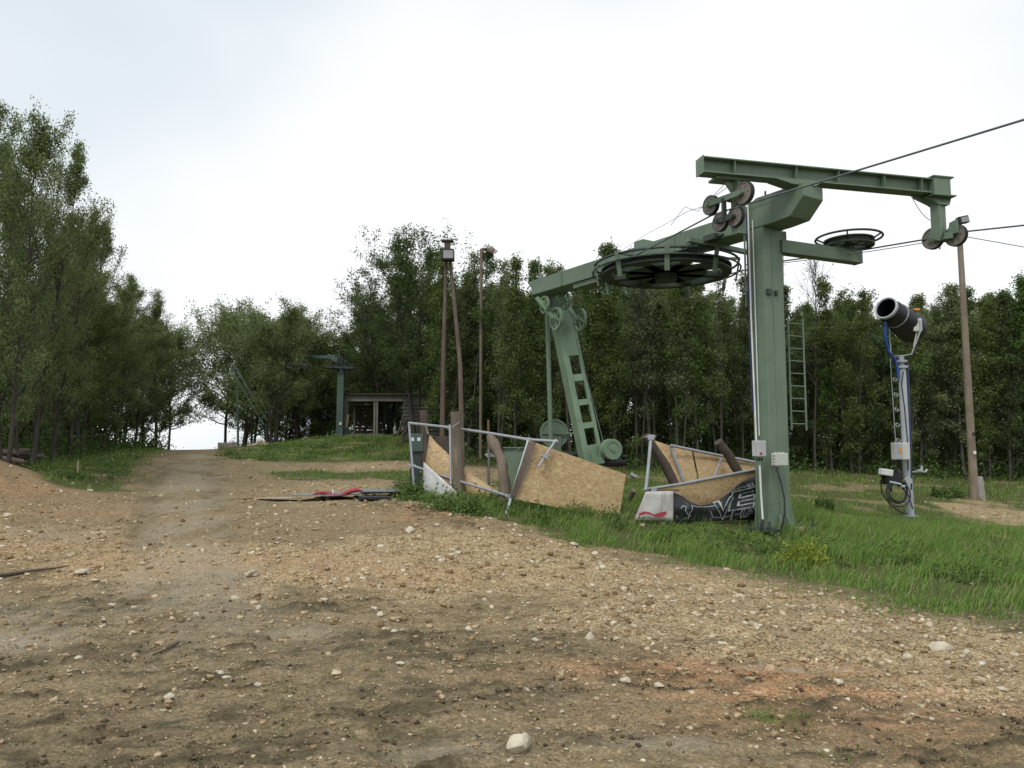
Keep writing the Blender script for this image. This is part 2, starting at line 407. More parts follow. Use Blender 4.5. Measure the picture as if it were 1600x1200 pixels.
def ground_mat():
    m, t, b = new_mat('ground')
    def att(n):
        a = t.nodes.new('ShaderNodeAttribute'); a.attribute_name = n; return a.outputs['Fac']
    v = objvec(t)
    warp = tex(t, 'noise', 30, 2, v)
    nz = tex(t, 'noise', 1.4, 8, v, .65); nf = tex(t, 'noise', 14, 6, v, .7)
    vo1 = tex(t, 'vor', 34, vec=v); vo2 = tex(t, 'vor', 80, vec=v)
    sc1 = t.nodes.new('ShaderNodeSeparateColor'); t.links.new(vo1.outputs['Color'], sc1.inputs[0])
    sc2 = t.nodes.new('ShaderNodeSeparateColor'); t.links.new(vo2.outputs['Color'], sc2.inputs[0])
    soil = mixc(t, ramp(t, nf.outputs['Fac'], [(.3, 0.0), (.7, 1.0)]).outputs[0], (.14, .104, .056), (.26, .2, .115))
    soil = mixc(t, ramp(t, nz.outputs['Fac'], [(.35, 0.0), (.65, .6)]).outputs[0], soil, (.29, .235, .145))
    gravel = ramp(t, sc1.outputs[0], [(0, (.22, .15, .07)), (.35, (.46, .335, .175)), (.7, (.64, .49, .28)), (1, (.8, .68, .48))]).outputs[0]
    small = ramp(t, sc2.outputs[0], [(0, (.2, .135, .065)), (.5, (.46, .335, .175)), (1, (.72, .58, .37))]).outputs[0]
    gravel = mixc(t, .5, gravel, small)
    edge = ramp(t, vo1.outputs['Distance'], [(.0, 1.0), (.55, 1.0), (.8, .45)]).outputs[0]
    gravel = mixc(t, 1.0, gravel, edge, 'MULTIPLY')
    pale = att('pale')
    pf = t.nodes.new('ShaderNodeMath'); pf.operation = 'ADD'; t.links.new(pale, pf.inputs[0])
    pn = t.nodes.new('ShaderNodeMath'); pn.operation = 'MULTIPLY_ADD'; pn.inputs[1].default_value = 1.2; pn.inputs[2].default_value = -.6
    t.links.new(nf.outputs['Fac'], pn.inputs[0]); t.links.new(pn.outputs[0], pf.inputs[1])
    pf.use_clamp = True
    c = mixc(t, pf.outputs[0], soil, gravel)
    clay = mixc(t, .5, (.5, .2, .085), gravel)
    c = mixc(t, att('clay'), c, clay)
    mudc = mixc(t, ramp(t, nf.outputs['Fac'], [(.35, 0.0), (.65, 1.0)]).outputs[0], (.055, .043, .026), (.12, .095, .056))
    weed = ramp(t, tex(t, 'noise', 5, 6, v, .7).outputs['Fac'], [(.52, 0.0), (.66, .5)]).outputs[0]
    mud2 = mixc(t, weed, mudc, (.085, .1, .04))
    c = mixc(t, att('mud'), c, mud2)
    g1 = mixc(t, ramp(t, nf.outputs['Fac'], [(.35, 0.0), (.65, 1.0)]).outputs[0], (.06, .075, .024), (.11, .13, .042))
    g1 = mixc(t, ramp(t, nz.outputs['Fac'], [(.5, 0.0), (.7, .7)]).outputs[0], g1, (.12, .1, .055))
    c = mixc(t, att('grass'), c, g1)
    litter = mixc(t, ramp(t, nf.outputs['Fac'], [(.35, 0.0), (.65, 1.0)]).outputs[0], (.035, .03, .02), (.07, .075, .03))
    c = mixc(t, att('litter'), c, litter)
    t.links.new(c, b.inputs['Base Color']); b.inputs['Roughness'].default_value = .95
    b.inputs['Specular IOR Level'].default_value = .15
    fd = tex(t, 'noise', 55, 4, v, .75)
    c = mixc(t, ramp(t, fd.outputs['Fac'], [(.32, .85), (.5, 0.0)]).outputs[0], c, (.05, .036, .02))
    ft = tex(t, 'noise', 2.3, 7, v, .75)
    c = mixc(t, ramp(t, ft.outputs['Fac'], [(.5, 0.0), (.68, .55)]).outputs[0], c, mixc(t, .65, c, (.07, .065, .03)))
    c = mixc(t, att('silt'), c, mixc(t, ramp(t, nf.outputs['Fac'], [(.3, 0.0), (.7, 1.0)]).outputs[0], (.25, .215, .155), (.4, .345, .255)))
    t.links.new(c, b.inputs['Base Color'])
    hh = mixc(t, .5, vo1.outputs['Distance'], nf.outputs['Fac'])
    inv = t.nodes.new('ShaderNodeInvert'); t.links.new(hh, inv.inputs['Color'])
    bump(t, b, inv.outputs[0], 1.0, .03)
    return m
M['ground'] = ground_mat()

def island_mat(name, stops, rough=.9, translucent=0.0, spec=.2, noise_scale=None, vary=False):
    m, t, b = new_mat(name)
    g = t.nodes.new('ShaderNodeNewGeometry')
    r = ramp(t, g.outputs['Random Per Island'], stops)
    c = r.outputs[0]
    if vary:
        oi = t.nodes.new('ShaderNodeObjectInfo')
        hs = t.nodes.new('ShaderNodeHueSaturation')
        for sock, lo, hi in (('Hue', .475, .515), ('Saturation', .8, 1.12), ('Value', .75, 1.4)):
            mm = t.nodes.new('ShaderNodeMath'); mm.operation = 'MULTIPLY'; mm.inputs[1].default_value = {'Hue': 1.0, 'Saturation': 7.3, 'Value': 3.7}[sock]
            fr = t.nodes.new('ShaderNodeMath'); fr.operation = 'FRACT'
            mr = t.nodes.new('ShaderNodeMapRange'); mr.inputs['To Min'].default_value = lo; mr.inputs['To Max'].default_value = hi
            t.links.new(oi.outputs['Random'], mm.inputs[0]); t.links.new(mm.outputs[0], fr.inputs[0]); t.links.new(fr.outputs[0], mr.inputs['Value']); t.links.new(mr.outputs['Result'], hs.inputs[sock])
        t.links.new(c, hs.inputs['Color']); c = hs.outputs['Color']
    if noise_scale:
        n = tex(t, 'noise', noise_scale, 4, objvec(t))
        c = mixc(t, ramp(t, n.outputs['Fac'], [(.35, 0.0), (.7, .6)]).outputs[0], c, tuple(k * .5 for k in stops[0][1]))
    t.links.new(c, b.inputs['Base Color']); b.inputs['Roughness'].default_value = rough
    b.inputs['Specular IOR Level'].default_value = spec
    if translucent:
        out = t.nodes['Material Output']
        tr = t.nodes.new('ShaderNodeBsdfTranslucent')
        t.links.new(mixc(t, .5, c, (.16, .2, .04)), tr.inputs['Color'])
        ms = t.nodes.new('ShaderNodeMixShader'); ms.inputs[0].default_value = translucent
        t.links.new(b.outputs[0], ms.inputs[1]); t.links.new(tr.outputs[0], ms.inputs[2])
        t.links.new(ms.outputs[0], out.inputs['Surface'])
    return m
M['stones'] = island_mat('gravel_stones', [(0, (.2, .135, .07)), (.25, (.4, .285, .155)), (.6, (.56, .43, .26)), (.85, (.68, .56, .38)), (1, (.8, .73, .59))], noise_scale=30)
M['rock'] = island_mat('pale_limestone', [(0, (.4, .33, .22)), (1, (.62, .56, .44))], noise_scale=14)
M['rock_orange'] = island_mat('orange_limestone', [(0, (.42, .27, .15)), (1, (.54, .4, .26))], noise_scale=9)
M['clod'] = island_mat('mud_clods', [(0, (.06, .044, .027)), (1, (.16, .12, .075))], noise_scale=30)
M['grass'] = island_mat('grass_blades', [(0, (.09, .17, .03)), (.45, (.17, .3, .06)), (.8, (.25, .38, .09)), (.93, (.34, .34, .15)), (1, (.42, .36, .2))], translucent=.35, rough=.6)
M['weed'] = island_mat('weed_leaves', [(0, (.055, .105, .028)), (1, (.13, .2, .05))], translucent=.25, rough=.6)
M['weed_yellow'] = island_mat('yellow_green_weed', [(0, (.17, .24, .03)), (1, (.34, .38, .06))], translucent=.3, rough=.6)
M['leaf_a'] = island_mat('leaves_mid_green', [(0, (.065, .11, .03)), (.5, (.12, .18, .055)), (1, (.19, .25, .095))], vary=True, translucent=.45, rough=.6)
M['leaf_b'] = island_mat('leaves_dark_green', [(0, (.05, .09, .03)), (.5, (.09, .15, .045)), (1, (.15, .215, .075))], vary=True, translucent=.42, rough=.6)
M['leaf_e'] = island_mat('leaves_light_green', [(0, (.115, .16, .06)), (.5, (.19, .25, .105)), (1, (.28, .34, .165))], translucent=.5, rough=.6)
M['leaf_d'] = island_mat('leaves_deep_green', [(0, (.035, .065, .024)), (.5, (.07, .115, .038)), (1, (.12, .175, .065))], translucent=.38, rough=.6)
M['leaf_c'] = island_mat('leaves_grey_green', [(0, (.09, .12, .055)), (.5, (.155, .195, .09)), (1, (.23, .27, .14))], vary=True, translucent=.45, rough=.6)

# ------------------------------------------------------------------ mesh helpers
ORG = {}

class MB:
    def __init__(s): s.v = []; s.f = []; s.sm = []
    def add(s, vs, fs, smooth=False):
        o = len(s.v); s.v += [Vector(p) for p in vs]
        s.f += [tuple(i + o for i in f) for f in fs]; s.sm += [smooth] * len(fs)
        return s
    def box(s, c, size, R=None):
        R = R or Matrix.Identity(3); c = Vector(c)
        hx, hy, hz = (k / 2 for k in size)
        vs = [c + R @ Vector((sx * hx, sy * hy, sz * hz)) for sx in (-1, 1) for sy in (-1, 1) for sz in (-1, 1)]
        return s.add(vs, [(0, 1, 3, 2), (4, 6, 7, 5), (0, 4, 5, 1), (2, 3, 7, 6), (0, 2, 6, 4), (1, 5, 7, 3)])
    def beam(s, a, b, w, h, up=(0, 0, 1)):
        """box from a to b, w across, h along up"""
        a = Vector(a); b = Vector(b); d = b - a; L = d.length; d.normalize()
        up = Vector(up); side = d.cross(up)
        if side.length < 1e-4: side = d.cross(Vector((0, 1, 0)))
        side.normalize(); u2 = side.cross(d).normalized()
        R = Matrix((side, d, u2)).transposed()
        return s.box((a + b) / 2, (w, L, h), R)
    def tube(s, pts, r, n=8, caps=True, jit=0.0, seed=0):
        pts = [Vector(p) for p in pts]
        rs = r if isinstance(r, (list, tuple)) else [r] * len(pts)
        rr = random.Random(seed)
        o = len(s.v); ref = None
        rings = []
        for i, p in enumerate(pts):
            d = (pts[min(i + 1, len(pts) - 1)] - pts[max(i - 1, 0)])
            if d.length < 1e-9: d = Vector((0, 0, 1))
            d.normalize()
            if ref is None:
                ref = d.cross(Vector((0.3, 1, 0.1)))
                if ref.length < .1: ref = d.cross(Vector((1, 0, 0)))
            ref = (ref - d * ref.dot(d)).normalized()
            e2 = d.cross(ref)
            rings.append([p + (ref * math.cos(2 * math.pi * k / n) + e2 * math.sin(2 * math.pi * k / n)) * rs[i] * (1 + jit * rr.uniform(-1, 1)) for k in range(n)])
        vs = [q for ring in rings for q in ring]
        fs = []
        for i in range(len(pts) - 1):
            for k in range(n):
                a = i * n + k; b = i * n + (k + 1) % n
                fs.append((a, b, b + n, a + n))
        s.add(vs, fs, True)
        if caps:
            s.add(rings[0], [tuple(reversed(range(n)))]); s.add(rings[-1], [tuple(range(n))])
        return s
    def cyl(s, a, b, r, n=16): return s.tube([a, b], r, n)
    def torus(s, c, ax, R, r, n=32, m=6, a0=0, a1=2 * math.pi):
        c = Vector(c); ax = Vector(ax).normalized()
        e1 = ax.cross(Vector((0, 0, 1)))
        if e1.length < .1: e1 = Vector((1, 0, 0))
        e1.normalize(); e2 = ax.cross(e1)
        closed = abs(a1 - a0 - 2 * math.pi) < 1e-6
        vs = []; fs = []; N = n if closed else n + 1
        for i in range(N):
            t = a0 + (a1 - a0) * i / n; d = e1 * math.cos(t) + e2 * math.sin(t)
            for k in range(m):
                q = 2 * math.pi * k / m
                vs.append(c + d * (R + r * math.cos(q)) + ax * r * math.sin(q))
        for i in range(n):
            for k in range(m):
                a = i * m + k; b = i * m + (k + 1) % m; i2 = (i + 1) % N
                fs.append((a, b, i2 * m + (k + 1) % m, i2 * m + k))
        return s.add(vs, fs, True)
    def annulus(s, c, ax, r0, r1, h, n=40):
        """ring of rectangular section, from c up along ax by h"""
        c = Vector(c); ax = Vector(ax).normalized()
        e1 = ax.cross(Vector((0, 0, 1)))
        if e1.length < .1: e1 = Vector((1, 0, 0))
        e1.normalize(); e2 = ax.cross(e1)
        vs = []
        for i in range(n):
            t = 2 * math.pi * i / n; d = e1 * math.cos(t) + e2 * math.sin(t)
            vs += [c + d * r0, c + d * r1, c + d * r1 + ax * h, c + d * r0 + ax * h]
        fs = []
        for i in range(n):
            j = (i + 1) % n
            for k in range(4):
                fs.append((i * 4 + k, i * 4 + (k + 1) % 4, j * 4 + (k + 1) % 4, j * 4 + k))
        return s.add(vs, fs)
    def prism(s, poly, off):
        """closed polygon (3D points) thickened by vector off"""
        n = len(poly); poly = [Vector(p) for p in poly]; off = Vector(off)
        vs = poly + [p + off for p in poly]
        fs = [tuple(range(n)), tuple(reversed(range(n, 2 * n)))]
        for i in range(n):
            j = (i + 1) % n; fs.append((i, i + n, j + n, j))
        return s.add(vs, fs)
    def build(s, name, mat, parent=None, bevel=0.0):
        me = bpy.data.meshes.new(name)
        org = ORG.get(parent.name, Vector((0, 0, 0))) if parent else Vector((0, 0, 0))
        me.from_pydata([tuple(p - org) for p in s.v], [], s.f)
        me.polygons.foreach_set('use_smooth', s.sm)
        import bmesh
        bm = bmesh.new(); bm.from_mesh(me); bmesh.ops.recalc_face_normals(bm, faces=bm.faces); bm.to_mesh(me); bm.free()
        me.materials.append(M[mat] if isinstance(mat, str) else mat)
        me.update()
        o = bpy.data.objects.new(name, me); col.objects.link(o)
        if parent:
            o.parent = parent; ORG[o.name] = org
        if bevel:
            md = o.modifiers.new('bevel', 'BEVEL'); md.width = bevel; md.segments = 1; md.limit_method = 'ANGLE'
        return o

def tag(o, label=None, cat=None, group=None, kind=None):
    if label: o['label'] = label
    if cat: o['category'] = cat
    if group: o['group'] = group
    if kind: o['kind'] = kind
    return o

def thing(name, label, cat, loc, group=None):
    o = bpy.data.objects.new(name, None); col.objects.link(o)
    o.location = loc; o.empty_display_size = .2
    ORG[o.name] = Vector(loc)
    return tag(o, label, cat, group)

def whole(mb, name, mat, label, cat, group=None, loc=None, bevel=0):
    """a thing that is one mesh, origin at its own place"""
    c = Vector(loc) if loc is not None else Vector((sum(p.x for p in mb.v) / len(mb.v), sum(p.y for p in mb.v) / len(mb.v), min(p.z for p in mb.v)))
    mb.v = [p - c for p in mb.v]
    o = mb.build(name, mat, None, bevel); o.location = c
    return tag(o, label, cat, group)

def np_mesh(name, verts, faces_flat, face_n, mat, smooth=False):
    """fast mesh: verts (N,3), flat loop indices, face_n verts per face (int or array)"""
    me = bpy.data.meshes.new(name)
    me.vertices.add(len(verts)); me.vertices.foreach_set('co', np.ascontiguousarray(verts, dtype=np.float32).ravel())
    nf = len(faces_flat) // face_n
    me.loops.add(len(faces_flat)); me.loops.foreach_set('vertex_index', np.ascontiguousarray(faces_flat, dtype=np.int32).ravel())
    me.polygons.add(nf)
    me.polygons.foreach_set('loop_start', np.arange(0, nf * face_n, face_n, dtype=np.int32))
    me.polygons.foreach_set('loop_total', np.full(nf, face_n, dtype=np.int32))
    if smooth: me.polygons.foreach_set('use_smooth', np.ones(nf, dtype=bool))
    me.update(calc_edges=True)
    me.materials.append(M[mat] if isinstance(mat, str) else mat)
    return me

def link_mesh(name, me, parent=None, loc=(0, 0, 0)):
    o = bpy.data.objects.new(name, me); col.objects.link(o); o.location = loc
    if parent: o.parent = parent
    return o

# ------------------------------------------------------------------ the ground sheet
def axis_lines(core0, core1, step, far, grow=1.13):
    c = list(np.arange(core0, core1, step)); lo = []; x = core0; s = step
    while x > -far:
        s *= grow; x -= s; lo.append(x)
    hi = []; x = core1; s = step
    while x < far:
        hi.append(x); s *= grow; x += s
    hi.append(x)
    return np.array(lo[::-1] + c + hi)
xs = axis_lines(-9, 10, .045, 900, 1.035)
ys_n = [2.2]; s_ = .03
while ys_n[-1] < 60:
    ys_n.append(ys_n[-1] + max(.03, ys_n[-1] * .0062))
hi_ = ys_n[-1]; st_ = .4; ext = []
while hi_ < 1500:
    st_ *= 1.12; hi_ += st_; ext.append(hi_)
lo_ = 2.2; st_ = .05; lo = []
while lo_ > -300:
    st_ *= 1.15; lo_ -= st_; lo.append(lo_)
ys = np.array(lo[::-1] + ys_n + ext)
GX, GY = np.meshgrid(xs, ys)
gx = GX.ravel(); gy = GY.ravel()
mk = masks(gx, gy)
gz = full_h(gx, gy, mk)
# clods and small lumps, only relief
gz = gz + (1 - mk[0]) * (1 - sstep(14, 22, gy)) * (vnoise(gx * 9, gy * 9, 3) - .5) * .03 * sstep(1, 4, gy)
ny, nx = GX.shape
idx = (np.arange(ny - 1)[:, None] * nx + np.arange(nx - 1)[None, :]).ravel()
quads = np.stack([idx, idx + 1, idx + nx + 1, idx + nx], 1).ravel()
gme = np_mesh('ground', np.stack([gx, gy, gz], 1), quads, 4, 'ground', True)
litter = sstep(0, 4, gy - (27.5 + np.clip(gx, -8, 20) * .18) + (fbm(gx * .4, gy * .4, 70, 3) - .5) * 5) * sstep(-6, -2, gx) * .85
litter = np.maximum(litter, .85 * sstep(0, 2.5, -gx - 7.3 - .245 * gy))
silt = .55 * sstep(5.5, 9.5, gy) * (1 - sstep(.3, 1.1, seg_dist(gx, gy, TRACKC))) * sstep(.3, .55, fbm(gx * 1.4, gy * .8, 131, 4)) * (1 - mk[0])
for (u, v, rx, ry, a) in [(20, 1000, .5, .45, .8), (40, 960, .7, .3, .5), (372, 893, .3, .4, .8), (1235, 1040, .5, .07, .8), (60, 835, .9, .5, .4), (700, 1180, .35, .12, .6), (460, 990, .4, .3, .45), (1040, 1180, .4, .1, .6)]:
    cx, cy = ground_at(u, v)
    silt = np.maximum(silt, a * np.exp(-(((gx - cx) / rx) ** 2 + ((gy - cy) / ry) ** 2)) * sstep(.2, .5, fbm(gx * 5, gy * 5, 12, 3) + .1))
for n_, a_ in (('silt', silt), ('grass', mk[0]), ('pale', mk[1]), ('clay', mk[2]), ('mud', mk[3]), ('litter', litter)):
    at = gme.attributes.new(n_, 'FLOAT', 'POINT'); at.data.foreach_set('value', np.ascontiguousarray(a_, dtype=np.float32))
ground = tag(link_mesh('ground', gme), kind='structure')
ground['label'] = 'sloping ground of rutted gravel track and grass'
print('ground verts', len(gx))

# ------------------------------------------------------------------ trees
def gen_tree(seed, Ht, crown0, R, nb, nleaf, leaf, elev=(35, 60), trunk_r=.08, stems=1, profile=.55, sec=5, clump=.16, lean=.3, cut=0.0):
    """returns (MB of wood, leaf mesh arrays); crown0 = height where the crown starts, R its widest radius"""
    r = random.Random(seed); g = np.random.default_rng(seed)
    wd = MB(); twigs = []
    for st in range(stems):
        az0 = r.uniform(0, 6.28); off = 0 if stems == 1 else r.uniform(.1, .3)
        hh = Ht * (1 if st == 0 else r.uniform(.75, .97))
        pts = []; n = 9; x = math.cos(az0) * off; y = math.sin(az0) * off; dx = r.uniform(-1, 1) * lean / n; dy = r.uniform(-1, 1) * lean / n
        for i in range(n):
            t = i / (n - 1)
            pts.append(Vector((x, y, hh * t - .25 * (i == 0))))
            sp_ = (0 if stems == 1 else .9 / n * R * .5)
            x += dx + r.uniform(-1, 1) * .05 * Ht / n + math.cos(az0) * sp_; y += dy + r.uniform(-1, 1) * .05 * Ht / n + math.sin(az0) * sp_
        tr0 = trunk_r * (1 if st == 0 else .75)
        wd.tube(pts, [tr0 * (1.25 if i == 0 else (1 - .93 * (i / (n - 1)) ** .9)) for i in range(n)], 6, False, .12, seed + st)
        def at(t):
            k = min(int(t * (n - 1)), n - 2); f = t * (n - 1) - k
            return pts[k].lerp(pts[k + 1], f)
        c0 = crown0 / hh
        for b in range(nb // stems):
            t = c0 + (1 - c0) * ((b + r.random()) / (nb // stems)) ** .85
            t = min(t, .985)
            q = (t - c0) / (1 - c0)
            prof = (.55 + .45 * min(1, q / .3)) * (1 - .72 * max(0, (q - .35) / .65) ** (1.1 + profile))
            L = R * prof * r.choice((.6, .8, 1.0, 1.15, 1.4))
            az = b * 2.4 + r.uniform(-.5, .5); el = min(math.radians(r.uniform(*elev)) + q * .6, 1.45)
            p = at(t); d = Vector((math.cos(az) * math.cos(el), math.sin(az) * math.cos(el), math.sin(el)))
            bp = [p]
            for k in range(4):
                d = (d + Vector((r.uniform(-.25, .25), r.uniform(-.25, .25), r.uniform(-.12, .22)))).normalized()
                bp.append(bp[-1] + d * L / 4)
            br = max(.008, tr0 * .42 * (1 - q * .75))
            wd.tube(bp, [br, br * .75, br * .5, br * .3, .004], 4, False)
            for s_ in range(sec):
                u_ = r.uniform(.25, 1.0); k = min(int(u_ * 4), 3); q0 = bp[k].lerp(bp[k + 1], u_ * 4 - k)
                dd = (d + Vector((r.uniform(-1, 1), r.uniform(-1, 1), r.uniform(-.35, .6))) * .9).normalized()
                l2 = L * r.uniform(.25, .55) * (1.15 - .5 * u_)
                q1 = q0 + dd * l2 * .5; q2 = q1 + (dd + Vector((r.uniform(-.4, .4), r.uniform(-.4, .4), r.uniform(-.1, .4)))).normalized() * l2 * .5
                wd.tube([q0, q1, q2], [br * .35, .007, .003], 3, False)
                twigs.append((q0, q1, q2))
    T = np.array([[tuple(a) for a in tw] for tw in twigs])          # (n,3,3)
    if nleaf:
        w = g.random(len(T)) ** 1.2 + .1
        if cut: w[g.random(len(T)) < cut] = 0
        w /= w.sum()
        pick = g.choice(len(T), nleaf, p=w)
        f = g.random(nleaf) ** .6 * 2
        k = np.minimum(f.astype(int), 1); ff = (f - k)[:, None]
        c = T[pick, k] * (1 - ff) + T[pick, k + 1] * ff + g.normal(0, clump, (nleaf, 3)) * np.array([1, 1, .8])
        nrm = g.normal(0, 1, (nleaf, 3)); nrm[:, 2] = np.abs(nrm[:, 2]) * .9 + .25; nrm /= np.linalg.norm(nrm, axis=1)[:, None]
        a = g.normal(0, 1, (nleaf, 3)); a -= nrm * (a * nrm).sum(1)[:, None]; a /= np.linalg.norm(a, axis=1)[:, None]
        bb = np.cross(nrm, a); s = leaf * g.uniform(.6, 1.35, (nleaf, 1))
        V = np.stack([c - a * s * .6, c + bb * s * .36 + nrm * s * .08, c + a * s * .6, c - bb * s * .36 + nrm * s * .08], 1).reshape(-1, 3)
        return wd, V
    return wd, None

PROTO = {}
def tree_proto(key, leafmat, bark, **kw):
    wd, V = gen_tree(**kw)
    me = bpy.data.meshes.new('trunk'); me.from_pydata([tuple(p) for p in wd.v], [], wd.f)
    me.polygons.foreach_set('use_smooth', wd.sm); me.materials.append(M[bark]); me.update()
    lm = None
    if V is not None:
        lm = np_mesh('crown', V, np.arange(len(V)), 4, leafmat)
    PROTO[key] = (me, lm, kw['Ht'])

def plant(key, x, y, Ht, rz, label, group=None, name='broadleaf_tree', cat='tree', squash=1.0, z=None):
    me, lm, h0 = PROTO[key]
    s = Ht / h0
    t = thing(name, label, cat, (x, y, (H(x, y) if z is None else z) - .03), group)
    t.rotation_euler = (0, 0, rz); t.scale = (s * squash, s * squash, s)
    a = bpy.data.objects.new('trunk', me); col.objects.link(a); a.parent = t
    if lm:
        b = bpy.data.objects.new('crown', lm); col.objects.link(b); b.parent = t
    return t

for i, (key, lm, bk) in enumerate([('f0', 'leaf_a', 'bark_pale'), ('f1', 'leaf_b', 'bark'), ('f2', 'leaf_c', 'bark_pale'), ('f3', 'leaf_a', 'bark'), ('f4', 'leaf_b', 'bark_pale')]):
    tree_proto(key, lm, bk, seed=20 + i, Ht=8.0, crown0=.4 + .5 * (i % 3), R=1.2 + .13 * i, nb=52, nleaf=11500, leaf=.075, elev=(32, 66), trunk_r=.06 + .01 * (i % 3), stems=1 + (i % 2), sec=6, clump=.11, cut=.15)
# thin, sparsely leaved trees whose bare twigs show against the sky
tree_proto('s0', 'leaf_c', 'bark', seed=41, Ht=8.6, crown0=1.8, R=1.2, nb=50, nleaf=5200, leaf=.07, elev=(48, 75), trunk_r=.07, stems=2, sec=6, clump=.12, cut=.35)
tree_proto('s1', 'leaf_a', 'bark', seed=42, Ht=8.6, crown0=1.5, R=1.4, nb=50, nleaf=7500, leaf=.075, elev=(45, 72), trunk_r=.07, stems=1, sec=6, clump=.14, cut=.3)
tree_proto('bare', 'leaf_c', 'bark_pale', seed=43, Ht=7.0, crown0=2.5, R=1.6, nb=40, nleaf=160, leaf=.07, elev=(40, 65), trunk_r=.05, stems=1, sec=7)
# broad crowned trees
for i, (key, lm) in enumerate([('b0', 'leaf_a'), ('b1', 'leaf_b'), ('b2', 'leaf_e')]):
    tree_proto(key, lm, 'bark', seed=60 + i, Ht=9.0, crown0=1.0, R=3.1, nb=70, nleaf=28000, leaf=.1, elev=(8, 48), trunk_r=.14, stems=2, sec=9, clump=.17, profile=.9)
tree_proto('high', 'leaf_e', 'bark', seed=71, Ht=9.0, crown0=2.2, R=4.0, nb=74, nleaf=34000, leaf=.115, elev=(2, 45), trunk_r=.13, stems=1, sec=9, clump=.2, profile=.9)
# near trees of the left edge: finer leaves
for i, (key, lm) in enumerate([('n0', 'leaf_e'), ('n1', 'leaf_e'), ('n2', 'leaf_a')]):
    tree_proto(key, lm, 'bark', seed=80 + i, Ht=9.0, crown0=.7, R=2.6, nb=70, nleaf=42000, leaf=.06, elev=(25, 60), trunk_r=.1, stems=2, sec=10, clump=.11, cut=.15)
tree_proto('dark', 'leaf_d', 'bark', seed=91, Ht=9.8, crown0=2.3, R=3.7, nb=74, nleaf=32000, leaf=.09, elev=(-10, 34), trunk_r=.12, stems=2, sec=10, clump=.15, profile=.8, cut=.15)

